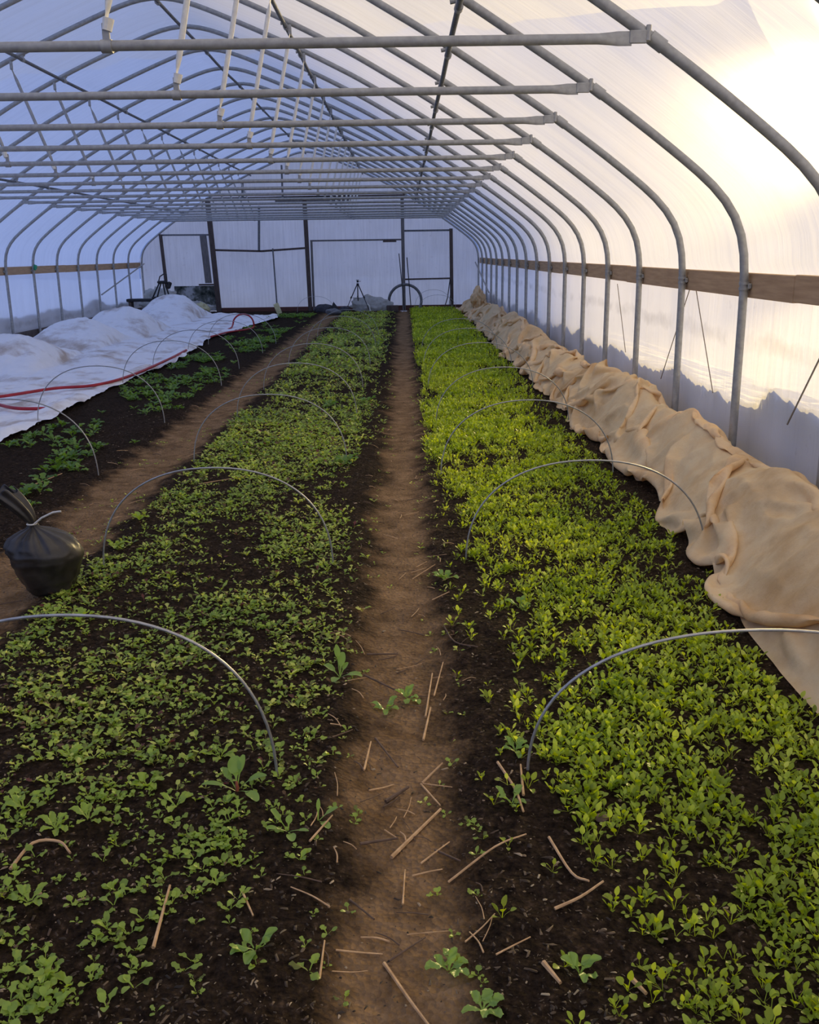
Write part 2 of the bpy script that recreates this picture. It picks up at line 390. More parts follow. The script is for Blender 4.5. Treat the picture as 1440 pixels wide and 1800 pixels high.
# ------------------------------------------------------------------ film
def film_part(name, us, mat, y0=YFRONT, y1=YEND + .03, ny=340, kind='structure'):
    """us: list of (x, z) from one edge to the other"""
    P = np.array(us); s = np.concatenate([[0], np.cumsum(np.hypot(*np.diff(P, axis=0).T))])
    ss = np.linspace(0, s[-1], max(3, int(s[-1] / .07)))
    px, pz = np.interp(ss, s, P[:, 0]), np.interp(ss, s, P[:, 1])
    tx, tz = np.gradient(px), np.gradient(pz); L = np.hypot(tx, tz); nx, nz = -tz / L, tx / L
    ys = np.linspace(y0, y1, ny); S, Y = np.meshgrid(ss, ys)
    ph = (Y - Y0) / DY; dist = np.abs(ph - np.round(ph)) * 2
    d = -.012 * dist ** 1.5 + .006 * fbm(S * .8, Y * 2.0, 3., 3) * dist
    k = np.clip(np.minimum(S, ss[-1] - S) / .15, 0, 1); d = d * k
    X = px[None] + nx[None] * d; Z = pz[None] + nz[None] * d
    f = grid_faces(len(ys), len(ss))
    uv = np.stack([S.ravel(), Y.ravel()], -1)
    return tag(mesh_obj(name, np.stack([X, Y, Z], -1), f, mat, uv=uv), kind=kind)
off = .034
def offs(side, zmin, zmax):
    r = []
    for u, z in PROF:
        if zmin <= z <= zmax: r.append((u, z))
    P = np.array(r); t = np.gradient(P, axis=0); t /= np.linalg.norm(t, axis=1)[:, None]
    q = P + off * np.stack([t[:, 1], -t[:, 0]], -1)
    return [(CX + side * a, b) for a, b in q]
right = offs(1, 1.24, 4); left = offs(-1, 1.24, 4)
right[0] = (CX + 4.372, 1.262); left[0] = (CX - 4.372, 1.262)
right.insert(1, (CX + 4.34, 1.32)); left.insert(1, (CX - 4.34, 1.32))
right[-1] = (CX, 3.87 + off)
film_part('ceiling', right + left[::-1][1:], M['film_roof'])
film_part('wall_right', [(CX + 4.372, -.1), (CX + 4.372, .6), (CX + 4.372, 1.262)], M['film_side'])
film_part('wall_left', [(CX - 4.372, 1.262), (CX - 4.372, .6), (CX - 4.372, -.1)], M['film_side'])
def end_film(name, Y):
    us = [(CX + 4.372, -.1), (CX + 4.372, 1.24)] + right[1:] + left[::-1][1:-1] + [(CX - 4.372, 1.24), (CX - 4.372, -.1)]
    # fan of quads: split in columns
    xs = np.linspace(CX - 4.36, CX + 4.36, 90); zt = np.array([z_at(x - CX) if abs(x - CX) < 4.29 else 1.3 for x in xs]) + .03
    t = np.linspace(0, 1, 40); T, X = np.meshgrid(t, xs); Z = -.1 + (zt[:, None] + .1) * T
    Yy = np.full_like(X, Y) + .012 * fbm(X * 1.2, Z * 1.2, 2.) * np.clip(np.minimum(T, 1 - T) * 8, 0, 1)
    uv = np.stack([Z.ravel() , X.ravel()], -1)
    return tag(mesh_obj(name, np.stack([X, Yy, Z], -1), grid_faces(90, 40), M['film_end'], uv=uv), kind='structure')
end_film('wall_back', YEND + .09)
end_film('wall_front', YFRONT)

# ------------------------------------------------------------------ steel ribs
ORD = ['first', 'second', 'third', 'fourth', 'fifth', 'sixth', 'seventh', 'eighth', 'ninth', 'tenth', 'eleventh', 'twelfth', 'thirteenth', 'fourteenth',
       'fifteenth', 'sixteenth', 'seventeenth', 'eighteenth', 'nineteenth']
def smooth_prof():
    P = np.array([(u, z) for u, z in PROF]); P[0, 1] = -.05
    full = np.concatenate([P * [1, 1], (P * [-1, 1])[::-1][1:]])
    s = np.concatenate([[0], np.cumsum(np.hypot(*np.diff(full, axis=0).T))]); ss = np.linspace(0, s[-1], 120)
    q = np.stack([np.interp(ss, s, full[:, 0]), np.interp(ss, s, full[:, 1])], -1)
    for _ in range(3): q[1:-1] = q[1:-1] * .5 + (q[:-2] + q[2:]) * .25
    return [(a, 0, b) for a, b in q]
RP = smooth_prof()
TZ = 2.225
def flat_pipe(a, b, r, e=.09):
    """pipe with hammered-flat ends"""
    a, b = np.array(a, float), np.array(b, float); d = b - a; L = np.linalg.norm(d); d /= L
    ts = [0, e * .55, e * .9, e * 1.35, e * 1.8]; rr = [r, r, r * 1.02, r, r]; fl = [(.12, 1.35), (.16, 1.35), (.6, 1.15), (.95, 1.02), (1, 1)]
    P = [a + d * t for t in ts] + [b - d * t for t in ts[::-1]]
    return P, rr + rr[::-1], fl + fl[::-1]
def make_rib():
    t = thing('arch_rib', None, 'arch rib', (CX, 0, 0))
    MB().tube(RP, .024, 12).build('bow', M['galv'], t)
    P, rr, fl = flat_pipe((-3.32, -.03, TZ), (3.32, -.03, TZ), .0205, .1)
    fl = [(b, a) if False else (a, b) for a, b in fl]
    tie = MB().tube(P, rr, 12, fl).build('cross_tie', M['galv'], t)
    for s in (-1, 1):
        mb = MB(); mb.box((s * 3.345, -.03, TZ + .006), (.07, .012, .05), bev=.003)
        mb.tube([(s * 3.385, -.03, TZ - .01), (s * 3.39, -.02, TZ + .05)], .011, 8)
        mb.build('bracket', M['galv'], t)
        # collar round the bow
        u = 3.43; z = 2.217; dx, dz = -.82, .572
        MB().tube([(s * (u - dx * .035), 0, z - dz * .035), (s * (u + dx * .035), 0, z + dz * .035)], .029, 12).build('collar', M['galv'], t)
    for s, ub, ut in ((1, 1.20, 1.42), (-1, 1.165, 1.50)):
        zt = z_at(ut) - .06
        P, rr, fl = flat_pipe((s * ub, -.03, TZ + .07), (s * ut, -.015, zt - .03), .0165, .08)
        br = MB().tube(P, rr, 10, fl).build('brace', M['galv_pale'] if s > 0 else M['galv'], t)  # sunward brace gets paler steel: sunlight put into its colour
        MB().box((s * ub, -.03, TZ + .035), (.03, .012, .1), bev=.003).tube([(s * ub - .022, -.03, TZ - .002), (s * ub + .022, -.03, TZ - .002)], .026, 12).build('clamp', M['galv'], br)
        MB().box((s * ut, -.015, zt), (.03, .012, .08), bev=.003).build('clamp', M['galv'], br)
        MB().tube([(s * (ub + (ut - ub) * .07), -.03, TZ + .1), (s * (ub + (ut - ub) * .02), -.03, TZ + .055)], .024, 10, [(1, 1.1), (.8, 1)]).build('sleeve', M['galv_pale'], br)
    for s in (-1, 1):
        MB().tube([(s * 4.29, 0, 1.175), (s * 4.29, 0, 1.19)], .03, 12).tube([(s * 4.29, 0, 1.205), (s * 4.29, 0, 1.22)], .03, 12).box((s * 4.31, 0, 1.197), (.02, .075, .03), bev=.003).build('strap', M['galv'], t)
    return t
rib0 = make_rib()
bow_only = None
for k in range(-1, 18):
    if k == -1: r = rib0
    elif k < 17: r = dup(rib0)
    else:
        r = thing('arch_rib', None, 'arch rib', (CX, 0, 0))
        b = rib0.children[0].copy(); C.objects.link(b); b.parent = r; b.name = 'bow'
    r.location = (CX, hy(k), 0)
    n = k + 1
    if k == -1: r['label'] = 'nearest steel arch rib, only a stub showing in the top right corner'
    elif k == 17: r['label'] = 'steel arch rib without a tie, framing the far end wall'
    elif k == 16: r['label'] = 'last steel arch rib with a cross tie before the far end wall'
    else: r['label'] = f'{ORD[k]} steel arch rib whose cross tie is in the picture, counted from the camera'
    r['group'] = 'steel arch ribs of the tunnel'

# purlins
def purlin(u, dz, r, label, y0=YFRONT):
    x = CX + u; z = z_at(u) - dz
    t = thing('purlin', label, 'purlin', (x, 0, 0), 'purlins under the ribs')
    pts = []
    ys = np.arange(y0, YEND, .4)
    for y in list(ys) + [YEND]: pts.append((.01 * float(vnoise(y * .8, u)), y, z + .006 * float(vnoise(y * .7, u + 4))))
    MB().tube(pts, r, 10).build('pipe', M['galv_dark'], t)
    mb = MB(); mb.tube([(0, -.028, 0), (0, .028, 0)], r + .007, 10).tube([(-.045, 0, dz * .5), (.03, 0, dz * .75)], .012, 8).box((0, 0, dz * .5), (.035, .03, dz), bev=.003)
    c = mb.build('clamp', M['galv'], t); c.location = (0, hy(0), z)
    for k in range(1, 17):
        d = c.copy(); C.objects.link(d); d.location = (0, hy(k), z); d.parent = t
purlin(0, .055, .017, 'steel purlin running along under the roof ridge')
purlin(1.385, .055, .017, 'steel purlin just right of the ridge, beside the pale braces')
purlin(-1.39, .055, .017, 'steel purlin just left of the ridge, above the left braces')
purlin(2.69, .055, .017, 'steel purlin low on the sunlit right roof slope')
purlin(-3.0, .055, .017, 'steel purlin low on the blue left roof slope')

# hip boards
for s, nm in ((1, 'right'), (-1, 'left')):
    t = thing('hip_board', f'long brown wooden board fixed behind the ribs along the {"sunlit" if s>0 else "shaded blue"} side wall', 'board', (CX + s * 4.34, 0, 1.2), 'hip boards')
    y = YFRONT + .1; i = 0
    while y < YEND:
        L = min(3.66, YEND + .02 - y); mb = MB().box((0, y + L / 2, .004 * (i % 2)), (.038, L - .006, .135), bev=.004)
        mb.build('plank', M['board'], t, smooth=False); y += L; i += 1
    b = MB().box((CX + s * 4.345, (YFRONT + YEND) / 2, .06), (.04, YEND - YFRONT, .2), bev=.004).build('baseboard_' + nm, M['dark_wood'], smooth=False)
    tag(b, kind='structure')

# diagonal braces in the far corners
tag(MB().tube([(CX + 4.2, YEND - .1, 1.16), (CX + 4.24, hy(14), .55)], .016, 10).build('diagonal_brace', M['galv']), 'thin steel diagonal brace on the right wall near the end', 'brace')
tag(MB().tube([(CX - 4.2, YEND - .1, 1.24), (CX - 4.24, hy(14), .62)], .016, 10).build('diagonal_brace', M['galv']), 'thin steel diagonal brace on the left wall near the end', 'brace')

# ------------------------------------------------------------------ end wall frame
ye = YEND - .02
def post(x, x2, z0, z1, w, mat, label, name='wall_post', d=.09, y=ye - .05):
    mb = MB(); n = 6
    P = []
    for i in range(n): pass
    h = z1 - z0; sh = (x2 - x)
    V = []
    for zz, xx in ((z0, x), (z1, x2)):
        for sx, sy in ((-1, -1), (1, -1), (1, 1), (-1, 1)): V.append((xx + sx * w / 2, y + sy * d / 2, zz))
    mb.add(V, [(3, 2, 1, 0), (4, 5, 6, 7), (0, 1, 5, 4), (1, 2, 6, 5), (2, 3, 7, 6), (3, 0, 4, 7)])
    o = mb.build(name, mat, smooth=False); bv = o.modifiers.new('b', 'BEVEL'); bv.width = .006; bv.segments = 2
    return tag(o, label, 'post' if 'post' in name else 'rail', 'end wall framing')
def rail(x0, x1, z, z2, hgt, mat, label, name='wall_rail', y=ye):
    V = []
    for xx, zz in ((x0, z), (x1, z2)):
        for sy, sz in ((-1, -1), (1, -1), (1, 1), (-1, 1)): V.append((xx, y + sy * .03, zz + sz * hgt / 2))
    o = MB().add(V, [(0, 1, 2, 3), (7, 6, 5, 4), (0, 4, 5, 1), (1, 5, 6, 2), (2, 6, 7, 3), (3, 7, 4, 0)]).build(name, mat, smooth=False)
    bv = o.modifiers.new('b', 'BEVEL'); bv.width = .004; bv.segments = 2
    return tag(o, label, 'rail', 'end wall framing')
post(-4.76, -4.88, -.05, 2.78, .12, M['dark_wood'], 'dark wooden post of the end wall beside the grey upright board')
post(-2.42, -2.46, -.05, 2.72, .10, M['dark_wood'], 'thick dark wooden post in the middle of the end wall')
post(-2.33, -2.33, -.05, 1.75, .05, M['grey_wood'], 'narrow weathered stud nailed along the thick middle post', y=ye - .02)
post(-.01, -.02, -.05, 2.78, .085, M['grey_wood'], 'grey wooden post behind the big upright ring')
post(1.22, 1.20, 0, 1.99, .085, M['dark_wood'], 'brown wooden post nearest the right corner of the end wall')
post(-6.05, -6.12, .2, 1.95, .07, M['dark_wood'], 'brown wooden post near the left corner of the end wall')
post(-3.66, -3.60, 1.53, 2.6, .05, M['galv_dark'], 'short dark stud above the sagging rail')
post(-3.27, -3.31, 0, 1.57, .028, M['galv_dark'], 'thin dark rod standing against the left middle panel')
post(-3.0, -2.99, 2.75, 3.55, .04, M['galv_dark'], 'short dark stud in the gable above the header', 'wall_post')
post(-4.0, -3.98, 2.75, 3.2, .05, M['galv_dark'], 'short dark gable stud left above the header', 'wall_post')
o = post(-4.99, -5.05, .74, 1.9, .17, M['grey_wood'], 'wide grey board standing upright beside the left door post', 'upright_board', .03)
o['category'] = 'board'
rail(-6.12, -4.8, 1.93, 1.92, .04, M['galv_dark'], 'thin metal rail across the top of the left panel')
rail(-5.25, -4.8, .70, .70, .04, M['dark_wood'], 'dark rail above the mouldy corner panel')
rail(-4.84, -3.6, 1.55, 1.505, .05, M['dark_wood'], 'left half of the dark sagging rail at mid height')
rail(-3.6, -2.42, 1.505, 1.57, .05, M['dark_wood'], 'right half of the dark sagging rail at mid height')
rail(-2.36, -.05, 1.74, 1.74, .04, M['grey_wood'], 'grey rail above the middle right panel')
rail(-.02, 1.22, 1.95, 1.95, .045, M['galv_dark'], 'thin rail on top of the panel right of the ring')
rail(0, 1.22, .76, .77, .04, M['dark_wood'], 'dark rail low between the ring and the right corner')
rail(-4.93, .05, 2.78, 2.80, .06, M['dark_wood'], 'long dark header rail under the gable')
rail(-3.2, -1.3, 2.74, 2.76, .14, M['grey_wood'], 'thick grey beam hung on the middle of the header')
rail(-.52, -.18, 1.705, 1.705, .05, M['dark_wood'], 'small dark block fixed under the grey rail', 'latch_block', ye - .05)
rail(-4.7, 1.9, .05, .05, .13, M['red_wood'], 'low reddish brown sill board along the foot of the end wall', 'sill_board', ye - .03)
# mouldy panel in the left corner
def mould():
    m, nt, out = new_mat('mouldy_sheet'); v = coord(nt)
    f = noise(nt, v, 3.2, 8, .7)
    c = ramp(nt, f, [(.42, (.62, .64, .66)), (.5, (.24, .26, .24)), (.62, (.06, .07, .06))])
    df = nt.nodes.new('ShaderNodeBsdfDiffuse'); tr = nt.nodes.new('ShaderNodeBsdfTranslucent'); nt.links.new(c, df.inputs[0]); nt.links.new(c, tr.inputs[0])
    a = nt.nodes.new('ShaderNodeMixShader'); nt.links.new(df.outputs[0], a.inputs[1]); nt.links.new(tr.outputs[0], a.inputs[2]); nt.links.new(a.outputs[0], out.inputs[0])
    return m
tag(MB().box((-5.35, ye + .06, .36), (1.1, .012, .62), bev=.003).build('mouldy_panel', mould(), smooth=False), 'pale sheet blotched with black mould in the left end corner', 'panel')

# ------------------------------------------------------------------ things at the far end
def tripod(x, y):
    t = thing('tripod', 'small black camera tripod standing open before the end wall', 'tripod', (x, y, gz(x, y)))
    for a, l in ((200, .33), (340, .30), (95, .3)):
        ra = math.radians(a); fx, fy = math.cos(ra) * l, math.sin(ra) * l
        lg = MB().tube([(fx * .06, fy * .06, .64), (fx * .55, fy * .55, .32)], .013, 8).tube([(fx * .5, fy * .5, .35), (fx, fy, .012)], .009, 8).build('leg', M['black'], t)
        MB().tube([(fx * .52, fy * .52, .355), (fx * .58, fy * .58, .31)], .019, 8).build('leg_lock', M['black'], lg)
        MB().tube([(fx * .5, fy * .5, .34), (0, 0, .3)], .004, 6).build('strut', M['black'], lg)
    MB().tube([(0, 0, .22), (0, 0, .68)], .011, 8).build('centre_column', M['black'], t)
    MB().lathe([(.02, 0), (.03, .01), (.03, .04), (.018, .05)], 12, (0, 0, .63)).build('collar', M['black'], t)
    hd = MB().box((0, 0, .72), (.05, .04, .05), bev=.01).build('head', M['black'], t)
    MB().tube([(.0, -.01, .71), (.08, -.03, .73)], .006, 6).build('handle', M['black'], hd)
    MB().box((0, 0, .755), (.08, .05, .014), bev=.004).build('plate', M['black'], hd)
tripod(-1.16, 24.3)
def ring():
    pts = []
    for i in range(41):
        a = math.radians(-35 + 250 * i / 40); pts.append((.02 + .41 * math.cos(a), 24.62 + .05 * math.sin(a * 2), .24 + .40 * math.sin(a)))
    V = MB(); rr = [.034 + .003 * (i % 2) for i in range(41)]
    tag(V.tube(pts, rr, 12).build('pipe_coil', M['rubber']), 'big upright ring of thick grey pipe at the end wall', 'pipe')
ring()
tag(MB().tube([(-.12, 24.6, 1.4), (-.0, 24.45, .02)], .011, 8).build('rod', M['black']), 'thin dark rod leaning left of the grey post', 'rod')
tag(MB().tube([(.08, 24.75, 1.3), (.17, 24.4, .0)], .012, 8).build('rod', M['black']), 'thin dark rod leaning inside the grey ring', 'rod')
tag(MB().tube([(1.17, 24.8, .75), (1.1, 24.7, .3), (1.0, 24.5, .02)], .012, 8).tube([(1.19, 24.8, .5), (1.13, 24.6, .03)], .008, 6).build('cord', M['black']), 'dark cord hanging beside the right corner post', 'cord')
def lump(name, c, r, label, cat, mat, seed=0, seg=40, amp=.18, group=None, fold=0):
    u = np.linspace(0, math.pi, seg // 2 + 1); v = np.linspace(0, 2 * math.pi, seg + 1)[:-1]
    U, Vv = np.meshgrid(u, v); x, y, z = np.sin(U) * np.cos(Vv), np.sin(U) * np.sin(Vv), np.cos(U)
    d = 1 + amp * fbm(x * 1.6 + seed, y * 1.6, z * 1.6 + seed, 3)
    if fold: d = d + fold * np.abs(vnoise(x * 4 + seed, y * 4, z * 4)) + fold * .5 * np.abs(vnoise(x * 9 + seed, y * 9, z * 9))
    P = np.stack([c[0] + r[0] * d * x, c[1] + r[1] * d * y, c[2] + r[2] * d * z], -1)
    na, nb = P.shape[:2]; f = grid_faces(na + 1, nb) % (na * nb)
    o = mesh_obj(name, P, f[:, ::-1], mat); tag(o, label, cat, group); return o
lump('stone', (-2.02, 24.3, .06), (.24, .14, .14), 'broad dark rounded stone against the sill board, left of the tripod', 'stone', M['dark_stone'], 1)
lump('stone', (-1.72, 23.4, .05), (.19, .13, .09), 'pale grey flat stone lying before the dark ones', 'stone', M['rubber'], 2)
lump('stone', (-1.5, 24.25, .05), (.14, .11, .1), 'small dark stone right under the tripod leg', 'stone', M['dark_stone'], 3)
o = MB().add([(-1.88, 24.2, 0), (-1.58, 24.25, 0), (-1.62, 24.45, .0), (-1.78, 24.3, .26), (-1.86, 24.4, .0)], [(0, 1, 3), (1, 2, 3), (2, 4, 3), (4, 0, 3), (0, 4, 2, 1)]).build('slate', M['black'], smooth=False)
tag(o, 'black pointed slab standing on edge between two dark stones', 'slab')
lump('netting_bundle', (-.85, 24.45, .12), (.42, .2, .2), 'greyish bundle of netting between the tripod and the ring', 'netting', M['bundle'], 4, 60, .25, None, .25)
tag(MB().box((-.3, 24.25, .07), (.3, .2, .16), bev=.01).build('crate', M['dark_wood'], smooth=False), 'small dark box at the foot of the grey ring', 'crate')
tag(MB().tube([(-.86, 24.2, .02), (-.88, 24.2, .14), (-.93, 24.2, .2)], .02, 8).build('bottle', M['galv_pale']), 'little pale stick propped beside the netting bundle', 'stick')

# left corner: bench, hand truck, plastic
lump('plastic_bundle', (-6.0, 23.9, .28), (.36, .36, .3), 'rumpled heap of clear plastic film in the left end corner', 'plastic', M['bundle'], 6, 70, .3, None, .3)
lump('plastic_bundle', (-5.2, 24.3, .14), (.35, .2, .15), 'crumpled pale plastic lying under the mouldy panel', 'plastic', M['bundle'], 9, 60, .3, None, .3)
lump('yellow_bag', (-4.95, 23.7, .16), (.16, .15, .13), 'yellowish plastic bag in front of the mouldy panel', 'bag', M['yellow'], 8, 40, .3, None, .2)
t = thing('bench', 'low black bench behind the white humps', 'bench', (-6.0, 23.0, 0))
MB().box((0, 0, .42), (1.1, .3, .07), bev=.01).build('bench_top', M['black'], t, smooth=False)
for dx in (-.48, .48):
    MB().box((dx, 0, .19), (.06, .24, .4), bev=.008).build('leg', M['dark_wood'], t, smooth=False)
t = thing('pump', 'black metal stand with a loop handle on the low bench', 'pump', (-5.75, 23.0, .455))
MB().box((0, 0, .02), (.42, .2, .04), bev=.01).build('base', M['black'], t)
for dx, tx in ((-.2, -.02), (-.1, .02), (.1, .06), (.19, .1)):
    MB().tube([(dx, 0, .03), ((dx + tx) / 2, 0, .2), (tx, 0, .36)], .018, 8).build('strut', M['black'], t)
MB().box((.05, 0, .37), (.24, .08, .07), bev=.02).build('body', M['black'], t)
MB().box((.2, 0, .3), (.1, .07, .16), bev=.02, tilt=('y', .4)).build('nozzle', M['black'], t)
MB().tube([(-.04, 0, .38), (0, 0, .5), (.1, 0, .56), (.16, 0, .55), (.14, 0, .44), (.1, 0, .38)], .014, 8).build('handle', M['black'], t)
tag(MB().box((-3.0, 22.9, .18), (.12, .06, .26), bev=.01, tilt=('y', -.35)).build('wooden_peg', M['yellow'], smooth=False), 'short pale wooden peg standing at the far end of the white sheet', 'peg')
tag(MB().box((CX - 4.2, 13.2, .1), (.07, .07, .12), bev=.005).build('black_cap', M['black'], smooth=False) , 'small black block at the foot of a left wall post', 'block')
lump('green_rag', (CX - 4.25, hy(11), 1.25), (.03, .05, .05), 'scrap of green plastic tied to a rib on the left hip board', 'rag', M['green'], 3, 20, .3)

# strings on the right wall
for i, (y1, z1, y2, z2, lb) in enumerate([(6.56, 1.15, 6.05, .51, 'thin string on the right wall slanting down towards the camera'),
                            (6.7, 1.13, 7.31, .44, 'thin string on the right wall slanting down away from the camera'),
                            (8.98, 1.1, 8.53, .52, 'faint thin string farther along the right wall film'),
                            (4.3, 1.16, 4.83, .52, 'thick slanting cord low on the right wall at the picture edge')]):
    x = CX + 4.355
    pts = [(x, y1 + (y2 - y1) * t, z1 + (z2 - z1) * t) for t in np.linspace(0, 1, 6)]
    tag(MB().tube(pts, .0035 if i < 3 else .005, 6).build('string', M['string']), lb, 'string')

# ------------------------------------------------------------------ wire hoops
def wire(xl, xr, y, h, label, group, lean=0., r=.0042, skew=0.):
    pts = []
    n = 44; cx, hw = (xl + xr) / 2, (xr - xl) / 2
    zl, zr = float(gz(xl, y)) - .03, float(gz(xr, y)) - .03
    for i in range(n + 1):
        a = math.pi * i / n
        x = cx - hw * math.copysign(abs(math.cos(a)) ** .92, math.cos(a)); z = (h + .03) * math.sin(a) ** .82
        pts.append((x + skew * z, y + lean * z + .01 * math.sin(3 * a), z + zl + (zr - zl) * i / n))
    return tag(MB().tube(pts, r, 7).build('wire_hoop', M['wire']), label, 'wire hoop', group)
ords = ['nearest', 'second', 'third', 'fourth', 'fifth', 'sixth', 'seventh', 'eighth']
for i, (y, xr, h) in enumerate([(2.33, -.37, .50), (4.2, -.35, .47), (6.5, -.42, .47), (8.4, -.44, .47), (10.2, -.46, .48), (12.5, -.46, .48), (14.9, -.46, .47), (16.8, -.46, .47)]):
    wire(xr - 1.07, xr, y, h, f'{ords[i]} wire hoop of the row over the middle salad bed', 'wire hoops over the middle bed', -.05 + .03 * (i % 3))
for i, (y, xl, h) in enumerate([(2.33, .32, .42), (4.22, .27, .47), (6.0, .22, .48), (7.9, .25, .47), (10.1, .24, .47), (12.1, .23, .47), (14.1, .24, .46)]):
    wire(xl, xl + (1.2 if i == 0 else 1.12), y, h, f'{ords[i]} wire hoop of the row over the bright green right bed', 'wire hoops over the right bed', -.04 + .03 * (i % 3))
for i, (y, xr, h) in enumerate([(6.15, -2.05, .52), (8.16, -2.1, .5), (10.6, -2.06, .5), (12.15, -2.12, .5), (14.1, -2.1, .48), (15.6, -2.1, .48)]):
    wire(xr - 1.1, xr, y, h, f'{ords[i]} wire hoop of the row over the sparse bed beside the white sheet', 'wire hoops over the left bed', -.04 + .02 * (i % 3))
for i, (y, x, h, lb) in enumerate([(24.4, .25, .5, 'tall thin wire hoop leaning by the right end wall panel'), (24.3, .35, .38, 'lower thin wire hoop by the right end wall panel'), (24.35, -2.7, .4, 'faint wire hoop by the foot of the thick middle post')]):
    wire(x, x + .95, y, h, lb, None, 0, .004)

# ------------------------------------------------------------------ cloths
def relax_cloth(P, ra, rb, heap, iters=160, g=.0012, xmax=None, pin=None, bend=.12, damp=.9):
    """P: (na, nb, 3) start shape; ra, rb rest lengths; heap(x, y): what it lies on"""
    P = P.copy(); Q = P.copy()
    def con(A, B, rest, k):
        d = B - A; L = np.sqrt((d ** 2).sum(-1, keepdims=True)) + 1e-9
        c = d * ((L - rest) / L) * .5 * k
        A += c; B -= c
    for it in range(iters):
        v = (P - Q) * damp; Q = P.copy(); P = P + v; P[..., 2] -= g
        for s in range(3):
            for par in (0, 1):
                con(P[par:-1:2], P[par + 1::2][:P[par:-1:2].shape[0]], ra, .9)
                con(P[:, par:-1:2], P[:, par + 1::2][:, :P[:, par:-1:2].shape[1]], rb, .9)
            rd = math.hypot(ra, rb)
            for par in (0, 1):
                a = P[par:-1:2, :-1]; b = P[par + 1::2, 1:][:a.shape[0]]; con(a, b, rd, .3)
                a = P[par:-1:2, 1:]; b = P[par + 1::2, :-1][:a.shape[0]]; con(a, b, rd, .3)
            for par in (0, 1, 2, 3):
                A = P[par:-2:4]; con(A, P[par + 2::4][:A.shape[0]], 2 * ra, bend)
                A = P[:, par:-2:4]; con(A, P[:, par + 2::4][:, :A.shape[1]], 2 * rb, bend)
            for par in range(8):
                A = P[par:-4:8]; con(A, P[par + 4::8][:A.shape[0]], 4 * ra, bend * .5)
                A = P[:, par:-4:8]; con(A, P[:, par + 4::8][:, :A.shape[1]], 4 * rb, bend * .5)
        hh = heap(P[..., 0], P[..., 1]); P[..., 2] = np.maximum(P[..., 2], hh)
        if xmax is not None: P[..., 0] = np.minimum(P[..., 0], xmax)
        if pin is not None: pin(P)
    return P
def heap_r(x, y):
    top = (.33 + .08 * vnoise(y * 1.1, 2.) + .05 * vnoise(y * 2.6, 5.)) * (1 - .15 * sstep(14, 24, y))
    front = 1.38 + .05 * vnoise(y * 1.3, 9.) - .10 * sstep(4.2, 3, y)
    t = np.clip((x - front) / (1.86 - front), 0, 1)
    return gz(x, y) + .006 + top * np.sin(np.clip(t * 1.25, 0, 1) * math.pi / 2) ** 1.2 * (1 - .25 * sstep(.7, 1, t)) + .03 * np.abs(vnoise(x * 7, y * 5)) * sstep(0, .2, t)
def tan_cover():
    na, nb = 800, 44; y0, y1 = 1.2, 24.3
    ya = y0 + (y1 - y0) * np.linspace(0, 1, na)
    t = np.linspace(0, 1, nb)
    T, Y = np.meshgrid(t, ya)
    front = 1.38 + .05 * vnoise(Y * 1.3, 9.) - .10 * sstep(4.2, 3, Y) + .03 * vnoise(Y * 4, 6.)
    X = front + (1.86 - front) * T
    Z = heap_r(X, Y) + .05 + (.12 + .30 * np.abs(fbm(X * 2.4 + .9 * Y, Y * 1.3 - X, .5, 2))) * np.sin(T * math.pi) ** .5
    X = X + .10 * vnoise(Y * 2.2, T * 3, 7.) * np.sin(T * math.pi)
    Y2 = Y + .06 * vnoise(Y * 4, T * 3, 11.)
    P = np.stack([X, Y2, Z], -1)
    ra = (y1 - y0) / (na - 1) * 1.13; rb = .5 / (nb - 1) * 2.1
    fx = front[:, 0].copy(); fy = ya.copy()
    def pin(Pp):
        Pp[:, 0, 0] = Pp[:, 0, 0] * .8 + fx * .2
        Pp[:, -1, 0] = 1.85; Pp[:, -1, 1] = Pp[:, -1, 1] * .8 + fy * .2
        Pp[..., 2] = np.minimum(Pp[..., 2], .66)
        Pp[0, :, 1] = y0; Pp[-1, :, 1] = y1
    P[..., 2] += .03 * np.abs(fbm(X * 7 + 2 * Y, Y * 6, 3., 2)) * np.sin(T * math.pi) ** .5
    P = relax_cloth(P, ra, rb, heap_r, 100, .0010, 1.85, pin, .07)
    I, J = np.meshgrid(np.arange(na) * ra, np.arange(nb) * rb, indexing='ij')
    n1 = vnoise(I * 2.6 + J * 1.8, J * 3.2 - I * .8, 2.); n2 = vnoise(I * 4 - J * 3, J * 4.5 + I * 1.5, 8.)
    edge = np.clip(np.minimum(J, (nb - 1) * rb - J) / .08, 0, 1)
    P[..., 2] += edge * (.030 * np.exp(-np.abs(n1) / .09) + .018 * np.exp(-np.abs(n2) / .08))
    o = mesh_obj('row_cover', P, grid_faces(na, nb)[:, ::-1], M['cover_tan'])
    s = o.modifiers.new('s', 'SUBSURF'); s.levels = 1; s.render_levels = 1
    tag(o, 'crumpled tan fabric row cover heaped along the right side wall', 'row cover')
tan_cover()
lump('cover_scrap', (1.62, 21.5, .42), (.12, .3, .2), 'stiff brown peak of folded fabric at the far end of the tan heap', 'fabric', M['cover_tan'], 12, 50, .3, None, .35)

